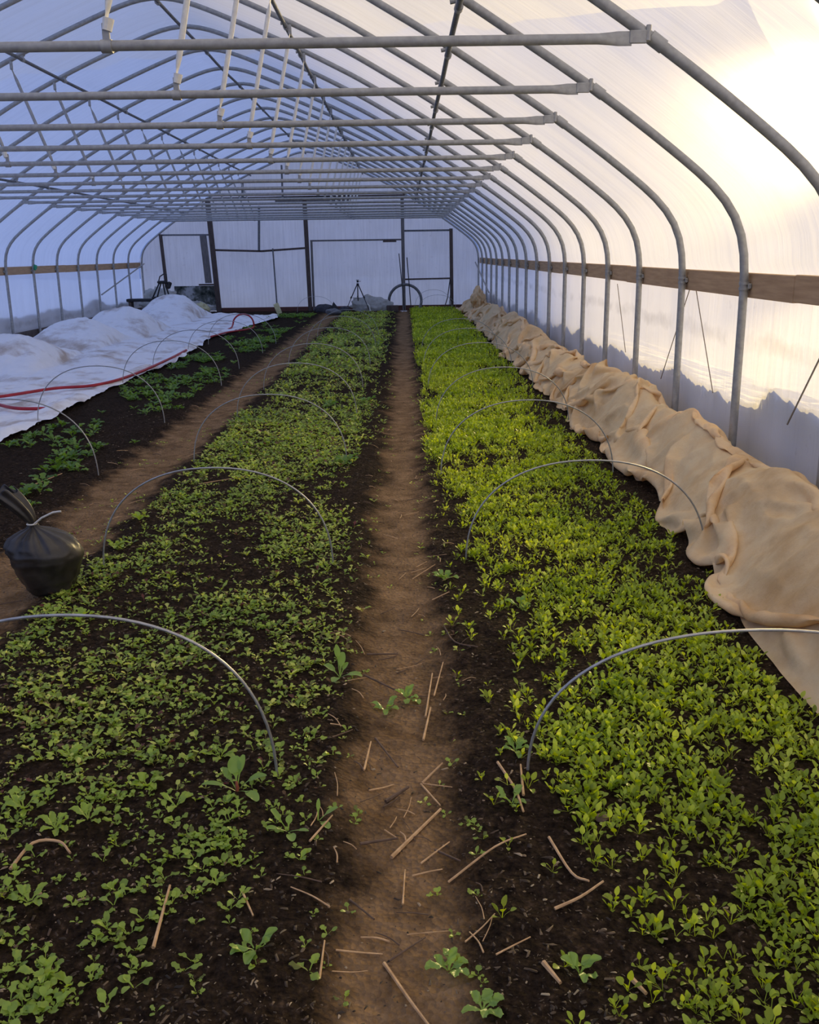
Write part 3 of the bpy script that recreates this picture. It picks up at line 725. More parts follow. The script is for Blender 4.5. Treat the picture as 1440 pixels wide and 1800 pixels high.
def white_cover():
    ys = ygrid(3.5, 22.8, .004, .03); xs = np.linspace(-6.62, -2.98, 120)
    X, Y = np.meshgrid(xs, ys)
    edge = -3.12 + .07 * vnoise(Y * .7, 3.) + .03 * vnoise(Y * 3.1, 5.) - .25 * np.exp(-((Y - 16.2) / 1.5) ** 2) + .22 * sstep(19.5, 21.5, Y)
    X = edge + (X - xs[-1]) * ((-6.62 - edge) / (xs[0] - xs[-1]))
    d = edge - X
    Z = gz(X, Y) + .012 + .03 * np.abs(fbm(X * 2.2, Y * 1.6, 1., 4)) + .012 * np.abs(vnoise(X * 9, Y * 7))
    Z += .05 * np.exp(-((d - .12) / .1) ** 2) * (.6 + .6 * vnoise(Y * 1.7, 8.)) * (Y > 4)
    # tunnels of the covered far bed: cloth hanging over hoops
    tun = np.clip(1 - ((X + 5.15) / .66) ** 2, 0, 1) ** .6
    bp = np.zeros_like(Y)
    for yb, hb_, w in ((12.4, .44, .8), (15.1, .46, .8), (17.6, .5, .8), (21.3, .58, 1.0)):
        bp = np.maximum(bp, hb_ * np.clip(1 - np.abs(Y - yb) / (w * 1.45), 0, 1) ** .75)
    Z += tun * bp * (1 + .05 * vnoise(X * 5, Y * 3)) * sstep(11, 12, Y)
    Z += .10 * np.exp(-((X + 4.3) / .5) ** 2) * sstep(10, 14, Y) * (.5 + .5 * vnoise(Y * .6, 2.))
    o = mesh_obj('row_cover', np.stack([X, Y, Z], -1), grid_faces(len(ys), 120), M['cover_white'])
    tag(o, 'broad white fabric sheet with brown dirt spread over the left beds', 'row cover')
white_cover()

# hose on the white sheet
def hz(x, y): return .075
hose = []
for x, y, z in [(-4.9, 8.3, .08), (-4.2, 8.95, .08), (-3.9, 9.1, .08), (-3.5, 9.05, .08)]: hose.append((x, y, z))
def spl(P, n=12):
    P = [np.array(p, float) for p in P]; P = [2 * P[0] - P[1]] + P + [2 * P[-1] - P[-2]]; r = []
    for i in range(1, len(P) - 2):
        for k in range(n):
            t = k / n; a, b, c, d = P[i - 1:i + 3]
            r.append(.5 * ((2 * b) + (-a + c) * t + (2 * a - 5 * b + 4 * c - d) * t * t + (-a + 3 * b - 3 * c + d) * t ** 3))
    return r + [P[-2]]
tag(MB().tube(spl([(-3.24, 8.67, .07), (-3.54, 8.63, .08), (-3.81, 8.86, .08), (-4.09, 9.14, .08), (-4.5, 9.3, .08), (-4.55, 9.1, .14), (-4.11, 9.28, .09), (-3.71, 9.98, .08), (-3.35, 10.2, .08), (-3.16, 10.9, .09), (-3.14, 12.65, .09), (-3.2, 14.0, .08)]), .016, 10).build('garden_hose', M['red']), 'red garden hose snaking over the near white sheet', 'hose')
loop = [(-3.42, 17.7, .06), (-3.3, 18.2, .08)] + [(-3.1 + .2 * math.cos(a), 18.5 + .05 * math.sin(a), .13 + .19 * math.sin(a)) for a in np.linspace(math.pi, -.3, 9)] + [(-3.0, 18.1, .06), (-3.2, 17.4, .07), (-3.35, 16.6, .06)]
tag(MB().tube(spl(loop), .016, 10).build('garden_hose', M['red']), 'red hose loop standing up at the edge of the white sheet', 'hose')

# black tied sack
def sack():
    x, y = -1.565, 3.92
    t = thing('sandbag', 'black plastic sack tied at the neck, standing on the left path', 'sack', (x, y, float(gz(x, y)) - .01))
    n, m = 72, 40; V = []
    prof = [(.0, .0), (.055, .002), (.085, .02), (.105, .06), (.128, .11), (.143, .16), (.145, .2), (.132, .235), (.1, .265), (.06, .285), (.03, .297), (.017, .307), (.015, .318)]
    s = np.linspace(0, 1, len(prof)); q = np.linspace(0, 1, m)
    R = np.interp(q, s, [p[0] for p in prof]); Z = np.interp(q, s, [p[1] for p in prof])
    A, I = np.meshgrid(np.linspace(0, 2 * math.pi, n + 1)[:-1], np.arange(m))
    r = R[I]; z = Z[I]
    pl = sstep(.19, .29, z); r = r * (1 + pl * .13 * np.sin(A * 11 + 2 * vnoise(A * 2, z * 8)) + pl * .07 * np.sin(A * 23))
    r = r + (1 - pl) * .0035 * np.sin(z * 340 + 4 * vnoise(A * 2, z * 20)) * sstep(.01, .04, z) + .010 * vnoise(np.cos(A) * 2, np.sin(A) * 2, z * 8)
    X = r * np.cos(A) * 1.05 - .35 * np.clip(z - .18, 0, 1); Yy = r * np.sin(A)
    P = np.stack([X, Yy, z], -1); f = (np.arange(m - 1)[:, None] * n + np.arange(n)[None])
    j = (np.arange(n) + 1) % n; f = np.stack([np.arange(m - 1)[:, None] * n + np.arange(n)[None], np.arange(m - 1)[:, None] * n + j[None],
                                              np.arange(1, m)[:, None] * n + j[None], np.arange(1, m)[:, None] * n + np.arange(n)[None]], -1).reshape(-1, 4)
    mb_, nt, out = new_mat('black_film'); v = coord(nt)
    ff = noise(nt, v, 14, 5); pbsdf(nt, out, ramp(nt, ff, [(.3, (.014, .012, .010)), (.7, (.05, .043, .035))]), .38, 0, bump(nt, ff, .3, .006), .5)
    mesh_obj('sack_body', P, f, mb_, t)
    # gathered top above the knot
    m2 = 24; I2 = np.linspace(0, 1, m2); A, T = np.meshgrid(np.linspace(0, 2 * math.pi, n + 1)[:-1], I2)
    r = .013 + .05 * T ** .6 * (1 + .16 * np.sin(A * 7 + 2 * T)) ; z = .318 + .15 * T + .012 * np.sin(A * 5) * T
    X = r * np.cos(A) * 1.0 - .05 - .42 * (z - .318) - .05 * T ** 2; Yy = r * np.sin(A) * .8
    P = np.stack([X, Yy, z], -1)
    f = np.stack([np.arange(m2 - 1)[:, None] * n + np.arange(n)[None], np.arange(m2 - 1)[:, None] * n + j[None],
                  np.arange(1, m2)[:, None] * n + j[None], np.arange(1, m2)[:, None] * n + np.arange(n)[None]], -1).reshape(-1, 4)
    o = mesh_obj('sack_neck', P, f, mb_, t); sd = o.modifiers.new('t', 'SOLIDIFY'); sd.thickness = .002
    tie = MB().tube([(-.05 + .019 * math.cos(a), .019 * math.sin(a), .316) for a in np.linspace(0, 2 * math.pi, 17)[:-1]], .004, 6, closed=True)
    tie.tube([(-.035, -.01, .318), (0, -.012, .345), (.05, -.012, .368), (.085, -.01, .372)], .0045, 6)
    tie.build('cable_tie', simple('pale_tie', (.6, .58, .52), (.7, .68, .62), 10, .4, 0, 0), t)
sack()

# ------------------------------------------------------------------ plants
def leaf(V, Fc, az, length, width, stem, el0, el1, nl=4, nw=2, base=(0, 0, 0), cup=.15, wave=0., blade_shape='spoon', sw=.0009, ph=0.):
    """curved stem and blade in the plane of azimuth az; el: elevation angle at base and at tip"""
    ca, sa = math.cos(az), math.sin(az); p = np.array(base, float)
    pts = [(p.copy(), 0.)]; ns = 2 if nl > 2 else 1
    segs = [(stem / ns, 'stem')] * ns + [(length / nl, 'b')] * nl
    tot = stem + length; s = 0; cl = []
    for i, (L, kd) in enumerate(segs):
        e = el0 + (el1 - el0) * (s + L / 2) / tot; d = np.array([ca * math.cos(e), sa * math.cos(e), math.sin(e)])
        p = p + d * L; s += L; cl.append((p.copy(), e, kd))
    side = np.array([-sa, ca, 0]); b = len(V)
    p0 = np.array(base, float); V.append(p0 - side * sw); V.append(p0 + side * sw)
    for i in range(ns): V.append(cl[i][0] - side * sw); V.append(cl[i][0] + side * sw)
    for i in range(ns): k = b + 2 * i; Fc.append((k, k + 1, k + 3, k + 2))
    # blade rows
    rows = [b + 2 * ns]
    prevL = [b + 2 * ns, b + 2 * ns + 1]
    for i in range(nl):
        pc, e, _ = cl[ns + i]; t = (i + 1) / nl
        if blade_shape == 'spoon': w = width * (math.sin(math.pi * min(1, t * .86 + .10)) ** .8 if t < 1 else .25)
        elif blade_shape == 'round': w = width * (math.sin(math.pi * (t * .9 + .06)) ** .55 if t < 1 else .35)
        elif blade_shape == 'heart': w = width * ([.85, 1.05, .95, .8] * 4)[int(t * 4) - 1 if nl == 4 else min(3, int(t * 4))]
        else: w = width * ((.75 if i % 2 else 1.15) * math.sin(math.pi * (t * .8 + .12)) ** .6)
        nrm = np.array([-ca * math.sin(e), -sa * math.sin(e), math.cos(e)])
        k = len(V); row = []
        for j in range(nw + 1):
            q = (j / nw * 2 - 1); V.append(pc + side * (q * w / 2) + nrm * (cup * w * q * q + wave * math.sin(q * 3 + t * 7 + ph) * w)); row.append(k + j)
        if i == 0:
            if nw == 2: Fc += [(prevL[0], row[1], row[0]), (prevL[0], prevL[1], row[1]), (prevL[1], row[2], row[1])]
            else: Fc.append((prevL[0], prevL[1], row[-1], row[0]))
        else:
            for j in range(nw): Fc.append((prow[j], prow[j + 1], row[j + 1], row[j]))
        prow = row
def plant(kind, rnd, lod=0):
    V = []; Fc = []
    nl, nw = {0: (4, 2), 1: (2, 2), 2: (2, 1)}[lod]
    if kind == 'arugula':
        n = rnd.choice([4, 5, 5, 6]) if lod < 2 else 5; a0 = rnd.uniform(0, 6.28)
        for i in range(n):
            inner = i >= 2
            leaf(V, Fc, a0 + i * 2.4 + rnd.uniform(-.3, .3), rnd.uniform(.014, .021) * (1.15 if inner else .85), rnd.uniform(.0105, .015) * (1 if inner else 1.1), rnd.uniform(.014, .026),
                 rnd.uniform(1.0, 1.4) if inner else rnd.uniform(.7, 1.1), rnd.uniform(.5, 1.2) if inner else rnd.uniform(-.3, .3), nl, nw, cup=rnd.uniform(.05, .25), sw=.0008 if lod < 2 else .0015)
    elif kind == 'salad':
        n = rnd.choice([3, 4, 4, 5]); a0 = rnd.uniform(0, 6.28)
        for i in range(n):
            leaf(V, Fc, a0 + i * 2.2 + rnd.uniform(-.4, .4), rnd.uniform(.010, .018), rnd.uniform(.009, .014), rnd.uniform(.006, .014),
                 rnd.uniform(.6, 1.3), rnd.uniform(-.4, .5), nl, nw, cup=rnd.uniform(-.1, .25), wave=rnd.choice([0, .12, .25]), blade_shape=rnd.choice(['spoon', 'round', 'lobed', 'round']), ph=rnd.uniform(0, 6), sw=.0008 if lod < 2 else .0015)
    else:  # mustard, bigger lobed leaves
        n = rnd.choice([5, 6, 7]); a0 = rnd.uniform(0, 6.28)
        for i in range(n):
            leaf(V, Fc, a0 + i * 2.4 + rnd.uniform(-.3, .3), rnd.uniform(.04, .065), rnd.uniform(.022, .034), rnd.uniform(.015, .035),
                 rnd.uniform(.7, 1.3), rnd.uniform(-.5, .4), 6 if lod == 0 else 3, 2, cup=rnd.uniform(.05, .2), wave=.2, blade_shape='lobed', ph=rnd.uniform(0, 6), sw=.0014)
    return np.array(V), Fc
def variants(kind, lod, n, seed):
    rnd = random.Random(seed); return [plant(kind, rnd, lod) for _ in range(n)]
def to_tri(Fc):
    r = []
    for f in Fc:
        r.append((f[0], f[1], f[2]))
        if len(f) == 4: r.append((f[0], f[2], f[3]))
    return np.array(r, dtype=np.int32)
def scatter_mesh(name, P, vars_, mat, label, cat, seed):
    """P: array of x, y, scale; everything joined in one mesh"""
    rg = np.random.default_rng(seed); Vs = []; Fs = []; base = 0
    idx = rg.integers(0, len(vars_), len(P)); ang = rg.random(len(P)) * 6.283; tl = rg.normal(0, .12, (len(P), 2))
    zz = gz(P[:, 0], P[:, 1]) - .002
    for vi, (V, Fc) in enumerate(vars_):
        s = np.where(idx == vi)[0]
        if not len(s): continue
        T = to_tri(Fc); c, sn = np.cos(ang[s])[:, None], np.sin(ang[s])[:, None]; sc_ = P[s, 2][:, None]
        x = (V[None, :, 0] * c - V[None, :, 1] * sn) * sc_; y = (V[None, :, 0] * sn + V[None, :, 1] * c) * sc_; z = V[None, :, 2] * sc_ + 0 * c
        x = x + tl[s, 0][:, None] * z; y = y + tl[s, 1][:, None] * z
        W = np.stack([x + P[s, 0][:, None], y + P[s, 1][:, None], z + zz[s][:, None]], -1).reshape(-1, 3)
        Fs.append((T[None] + (np.arange(len(s)) * len(V))[:, None, None] + base).reshape(-1, 3)); Vs.append(W); base += len(W)
    o = mesh_obj(name, np.concatenate(Vs), np.concatenate(Fs), mat)
    return tag(o, label, cat, kind='stuff')
# camera basis
Yc = np.array([709.8 - 720, 900 - 445.5, -F]); Yc /= np.linalg.norm(Yc)
sl = .015; a_ = (Yc[0] + Yc[1] * sl) / (-Yc[2]); Xc = np.array([1, sl, a_]); Xc /= np.linalg.norm(Xc); Zc = np.cross(Xc, Yc)
MW = np.array([Xc, Yc, Zc])
def proj(P):
    c = (np.asarray(P) - [0, 0, H]) @ MW
    return 720 + F * c[:, 0] / -c[:, 2], 900 - F * c[:, 1] / -c[:, 2]

def sample(x0, x1, y0, y1, dens, prob, rg):
    """dens: plants per m2 (array function), prob: keep probability"""
    out = []
    ys = np.arange(y0, y1, .5)
    for y in ys:
        n = rg.poisson((x1 - x0) * .5 * dens(y)); x = rg.random(n) * (x1 - x0) + x0; yy = y + rg.random(n) * .5
        k = rg.random(n) < prob(x, yy); out.append(np.stack([x[k], yy[k]], -1))
    return np.concatenate(out)
def in_view(P, pad=30):
    px, py = proj(np.stack([P[:, 0], P[:, 1], np.full(len(P), .02)], -1))
    return (px > -pad) & (px < 1440 + pad) & (py > 380) & (py < 1800 + pad)
rg = np.random.default_rng(21)
# right bed
def prob_r(x, y):
    left = .30 + .10 * vnoise(y * 1.2, 4.) + .10 * sstep(2.6, 1.6, y) - .10 * sstep(4, 7, y)
    p = sstep(left - .12, left + .08, x) * (.35 + .75 * sstep(-.55, .15, fbm(x * 3.2, y * 2.2, 6., 3)))
    p = np.maximum(p, .05 * (x > .16))
    e = 1.36 - .10 * sstep(4.2, 3, y)
    p *= sstep(e, e - .12, x) * (1 - .62 * sstep(.98, 1.22, x) * sstep(2.6, 3.6, y))
    p *= 1 - .75 * np.exp(-((x - .55) / .16) ** 2 - ((y - 3.0) / .25) ** 2) - .6 * np.exp(-((x - .33) / .12) ** 2 - ((y - 4.6) / .3) ** 2)
    return p
dr = lambda y: 1150 if y < 4 else (1150 if y < 8 else (800 if y < 14 else 520))
PR = sample(.14, 1.4, 1.3, YEND - .3, dr, prob_r, rg)
PR = PR[in_view(PR)]
sz = rg.uniform(.75, 1.2, len(PR)) * (1 + .25 * sstep(5, 8, PR[:, 1])) * (1 + .45 * sstep(9, 16, PR[:, 1]))
PR = np.concatenate([PR, sz[:, None]], 1)
# middle bed
def prob_m(x, y):
    le = -1.5 + .07 * vnoise(y * 1.4, 8.); re = -.30 + .06 * vnoise(y * 1.9, 2.) - .06 * sstep(3, 5, y)
    p = sstep(le - .03, le + .08, x) * sstep(re + .1, re - .12, x) * (.22 + .85 * sstep(-.45, .35, fbm(x * 3.4, y * 2.0, 9., 3)))
    p *= 1 - .55 * sstep(2.2, 1.7, y) * sstep(-.75, -.6, x)
    return np.maximum(p, .04 * (x < -.18) * (x > -1.5))
dm = lambda y: 1250 if y < 4.5 else (1150 if y < 8 else (800 if y < 14 else 520))
PM = sample(-1.58, -.16, 1.3, YEND - 1.2, dm, prob_m, rg); PM = PM[in_view(PM)]
sz = (.65 + .95 * rg.random(len(PM)) ** 1.6) * (1 + .35 * sstep(4, 8, PM[:, 1])) * (1 + .45 * sstep(9, 16, PM[:, 1]))
PM = np.concatenate([PM, sz[:, None]], 1)
# left bed
def prob_l(x, y):
    return sstep(-.1, .45, fbm(x * 1.8, y * 1.1, 13., 3)) * sstep(-3.16, -3.0, x) * sstep(-2.08, -2.3, x) * (.35 + .65 * sstep(8, 13, y) + .5 * sstep(6.9, 6.4, y) * sstep(-2.35, -2.6, x)) + .02
PL = sample(-3.15, -2.1, 5.2, YEND - 2.2, lambda y: 130 if y < 14 else 170, prob_l, rg); PL = PL[in_view(PL)]
PL = np.concatenate([PL, rg.uniform(.6, 1.25, len(PL))[:, None]], 1)
# stray plants on the paths
PS = sample(-2.05, -1.5, 2.4, 20, lambda y: 70, lambda x, y: sstep(-.2, .5, fbm(x * 2, y * 2, 15., 2)) + 0 * x, rg)
PS2 = sample(-.2, .18, 1.4, 12, lambda y: 120, lambda x, y: sstep(.04, .17, np.abs(x + .03)) * .8, rg)
PS = np.concatenate([PS, PS2]); PS = PS[in_view(PS)]; PS = np.concatenate([PS, rg.uniform(.6, 1.1, len(PS))[:, None]], 1)
PM = np.concatenate([PM, PS])

def split_build(P, kind, mat, name, lab1, lab_stuff, cat, group, n_ind, seed, ylod=(3.6, 8.0)):
    P = P[np.argsort(P[:, 1] * 1.0 - P[:, 2] * .2)]
    vis = in_view(P, -5) ; ind_idx = np.where(vis)[0][:n_ind]; mask = np.zeros(len(P), bool); mask[ind_idx] = True
    hi = variants(kind, 0, 14, seed)
    meshes = []
    for V, Fc in hi:
        o = mesh_obj(name, V, Fc, mat); meshes.append(o)
    rnd = random.Random(seed + 1)
    for i, (x, y, s) in enumerate(P[mask]):
        src = meshes[i % len(meshes)]
        o = src if i < len(meshes) else src.copy()
        if i >= len(meshes): C.objects.link(o)
        o.location = (x, y, float(gz(x, y)) - .002); o.rotation_euler = (rnd.gauss(0, .1), rnd.gauss(0, .1), rnd.uniform(0, 6.28)); o.scale = (s, s, s)
        tag(o, lab1, cat, group)
    R = P[~mask]
    lods = [(R[R[:, 1] < ylod[0]], hi), (R[(R[:, 1] >= ylod[0]) & (R[:, 1] < ylod[1])], variants(kind, 1, 12, seed + 2)), (R[R[:, 1] >= ylod[1]], variants(kind, 2, 10, seed + 3))]
    return lods, lab_stuff, mat, cat
def stuff_join(name, lods, mat, label, cat, seed):
    """one mesh from several levels of detail"""
    obs = []
    for i, (Q, vs) in enumerate(lods):
        if len(Q): obs.append(scatter_mesh(name, Q, vs, mat, None, None, seed + i))
    Vs = []; Fs = []; b = 0
    for o in obs:
        me = o.data; v = np.zeros(len(me.vertices) * 3, dtype=np.float32); me.vertices.foreach_get('co', v)
        f = np.zeros(len(me.loops), dtype=np.int32); me.loops.foreach_get('vertex_index', f)
        Vs.append(v.reshape(-1, 3)); Fs.append(f.reshape(-1, 3) + b); b += len(me.vertices)
        bpy.data.objects.remove(o); bpy.data.meshes.remove(me)
    o = mesh_obj(name, np.concatenate(Vs), np.concatenate(Fs), mat)
    return tag(o, label, cat, kind='stuff')
l, ls, m, c = split_build(PR, 'arugula', M['leaf_a'], 'arugula_seedling', 'small bright green spoon-leaved seedling in the front of the right bed', '', 'seedling', 'green seedlings nearest the camera in the right bed', 300, 31)
stuff_join('arugula_foliage', l, m, 'dense bright green carpet of seedlings filling the right bed', 'seedlings', 41)
l, ls, m, c = split_build(PM, 'salad', M['leaf_b'], 'salad_seedling', 'tiny mixed salad seedling in the front of the middle bed', '', 'seedling', 'mixed salad seedlings nearest the camera in the middle bed', 300, 51)
stuff_join('salad_foliage', l, m, 'patchy carpet of mixed green and purple seedlings in the middle bed', 'seedlings', 61)
l, ls, m, c = split_build(PL, 'mustard', M['leaf_c'], 'leafy_green', 'low leafy green plant in the sparse bed beside the white sheet', '', 'plant', 'leafy greens in the left bed', 150, 71, (7.5, 14))
stuff_join('leafy_green_foliage', l, m, 'dark green leafy growth filling the far part of the left bed', 'plants', 81)

# larger individual plants
def big_plant(name, x, y, leaves, label, cat='plant', mat='leaf_big', stem_mat=None):
    t = thing(name, label, cat, (x, y, float(gz(x, y)) - .003))
    for (az, L, W, st, e0, e1, sh, wv) in leaves:
        V = []; Fc = []
        leaf(V, Fc, math.radians(az), L, W, st, e0, e1, 9, 4, cup=.12, wave=wv, blade_shape=sh, sw=.0018)
        o = mesh_obj('leaf', np.array(V), Fc, M[mat], t)
        s = o.modifiers.new('s', 'SUBSURF'); s.levels = 1; s.render_levels = 1
    if stem_mat: MB().tube([(0, 0, -.01), (.002, 0, .012), (0, .002, .03)], [.004, .005, .003], 8).build('stem', M[stem_mat], t)
    return t
big_plant('radish_plant', -.47, 2.26, [(100, .05, .042, .045, 1.3, .9, 'round', .05), (190, .06, .022, .04, .8, -.1, 'spoon', .03), (10, .05, .03, .045, 1.0, -.1, 'spoon', .03),
          (60, .045, .024, .055, 1.35, 1.0, 'round', 0), (-40, .045, .03, .045, .7, -.6, 'round', .04), (-110, .035, .026, .03, .5, -.5, 'round', .03), (140, .04, .025, .04, 1.1, .3, 'lobed', .1)],
          'radish plant with broad leaves and a red stem below the nearest hoop end', 'plant', 'leaf_big', 'stem_red')
big_plant('spinach_plant', -.31, 2.07, [(170, .038, .024, .035, 1.1, .8, 'round', .02), (200, .03, .02, .03, .7, .1, 'round', .02), (-70, .032, .024, .02, .5, -.3, 'round', .02), (-20, .03, .014, .03, .5, .0, 'spoon', .02), (80, .02, .018, .02, 1.2, .9, 'round', .02)],
          'young spinach plant with oval leaves beside the path, left of two', 'plant')
big_plant('spinach_plant', -.24, 2.12, [(20, .034, .018, .028, .8, .2, 'round', .02), (-50, .032, .022, .02, .6, -.4, 'round', .02), (85, .03, .011, .028, 1.3, 1.1, 'spoon', .02)],
          'young spinach plant with oval leaves right beside the path edge', 'plant')
big_plant('spinach_plant', -.24, 2.98, [(0, .05, .034, .03, .6, -.5, 'round', .04), (150, .045, .03, .03, .9, .1, 'round', .04), (80, .05, .028, .04, 1.2, .7, 'round', .03), (110, .045, .022, .07, 1.35, 1.2, 'spoon', 0), (-110, .04, .03, .02, .6, -.3, 'round', .03), (50, .03, .02, .03, 1.1, .5, 'round', .02)],
          'broad-leaved plant leaning over the left path edge beyond the spinach', 'plant')
CL = [(-1.02, 2.2, 7, 'lobed lettuce-like clump at the left frame edge, above the arching stem'), (-.83, 2.14, 7, 'lobed clump just right of the biggest one at the left frame edge'), (-.86, 1.82, 7, 'pale lobed clump left of the orange straw stalk'), (-.55, 2.45, 6, 'leafy clump right behind the radish plant'), (-.62, 2.2, 5, 'small lobed plant just left of the radish leaves'), (-1.3, 3.5, 8, 'leafy clump on the bed edge below the black sack'), (-1.45, 4.5, 8, 'leafy clump on the left edge of the middle bed beyond the sack'), (-1.47, 5.0, 8, 'second leafy clump on the left edge of the middle bed beyond the sack'), (-.75, 1.6, 6, 'pale-leaved clump at the lower left corner'), (-.33, 1.66, 6, 'leafy weed at the left edge of the path foot')]
for i, (x, y, n, lb) in enumerate(CL + [(.07, 1.62, 7, 'frilly-leaved mustard plant low on the right of the path'), (.13, 1.50, 6, 'mustard plant on the path edge at the bottom of the frame'), (.33, 1.58, 6, 'frilly mustard plant on bare soil at the front of the right bed'),
        (-.08, 2.78, 6, 'leafy weed growing in the middle of the path'), (-.01, 2.86, 7, 'leafy weed with a lying stalk on the path'), (.16, 3.95, 8, 'dark lobed mustard clump on the right path edge'),
        (.3, 2.45, 7, 'lobed mustard plant at the left edge of the right bed'), (.26, 2.18, 5, 'small mustard plant beside the crossing dry stems'), (.45, 3.6, 7, 'dark lobed plant amid the bright seedlings'),
        (-.98, 2.45, 7, 'lobed green plant in the left of the salad bed near the frame edge'), (-.9, 2.1, 8, 'clump of lobed leaves at the left frame edge of the salad bed'), (-.72, 2.3, 6, 'lobed leafy plant left of the radish'),
        (-.42, 6.35, 8, 'leafy clump beside the path near the third hoop'), (-.72, 8.9, 9, 'dark kale-like clump in the middle bed far down'), (-.38, 9.1, 9, 'kale-like clump at the path edge far down'), (-.95, 1.75, 7, 'lettuce-like plant at the left frame edge low down')]):
    r = random.Random(100 + i); sc_ = 1.6 if y > 6 else (1 if y > 3 else .85)
    big_plant('mustard_plant', x, y, [(j * 137 + r.uniform(-20, 20), r.uniform(.03, .05) * sc_, r.uniform(.018, .03) * sc_, r.uniform(.012, .035) * sc_, r.uniform(.6, 1.3), r.uniform(-.6, .6), 'lobed' if i % 3 else 'round', .18) for j in range(n)], lb, 'plant', 'leaf_c' if y > 6 else ('leaf_big' if x > -.5 else 'leaf_b'))

# ------------------------------------------------------------------ debris
def crumbs():
    rg = np.random.default_rng(77); n1 = 42000
    y = 1.3 + 8 * rg.random(n1) ** 1.9; x = -2.6 + 4.1 * rg.random(n1); k = rg.random(n1) < np.where((np.abs(x + .03) < .15) | (np.abs(x + 1.78) < .2), .25, 1.)
    x, y = x[k], y[k]; n = len(x); P0 = np.stack([x, y], -1); v = in_view(P0); x, y = x[v], y[v]; n = len(x)
    base = np.array([(-1, -.6, 0), (1, -.5, 0), (.9, .6, 0), (-.8, .5, 0), (-.5, -.3, .7), (.6, -.2, .6), (.4, .35, .8), (-.5, .3, .5)])
    F0 = np.array([(4, 5, 6), (4, 6, 7), (0, 1, 5), (0, 5, 4), (1, 2, 6), (1, 6, 5), (2, 3, 7), (2, 7, 6), (3, 0, 4), (3, 4, 7)])
    s = .0014 + .0042 * rg.random(n) ** 3; L = 1 + 1.6 * rg.random(n) ** 2; a = rg.random(n) * 6.283
    B = base[None] * np.stack([s * L, s, s * .8], -1)[:, None]; B = B * (1 + .3 * rg.normal(size=B.shape))
    c, sn = np.cos(a)[:, None], np.sin(a)[:, None]; X = B[..., 0] * c - B[..., 1] * sn + x[:, None]; Yy = B[..., 0] * sn + B[..., 1] * c + y[:, None]
    Z = B[..., 2] + gz(x, y)[:, None]
    o = mesh_obj('soil_crumbs', np.stack([X, Yy, Z], -1), (F0[None] + (np.arange(n) * 8)[:, None, None]).reshape(-1, 3), M['chip'], smooth=False)
    tag(o, 'dark crumbs and wood chips scattered over the soil', 'soil crumbs', kind='stuff')
crumbs()
def ground_pt(px, py, z=0.):
    d = MW @ np.array([px - 720, 900 - py, -F]); t = (z - H) / d[2]; return d[0] * t, d[1] * t
def stick(name, pts, r, mat, label, group, lift=.006):
    P = []
    for (x, y, *z) in pts:
        P.append((x, y, float(gz(x, y)) + (z[0] if z else lift)))
    P = spl(P, 4) if len(P) > 2 else [np.array(p) for p in P]
    n = len(P); rr = [r * (1 - .35 * i / max(1, n - 1)) for i in range(n)]
    return tag(MB().tube(P, rr, 6).build(name, mat), label, 'stem', group)
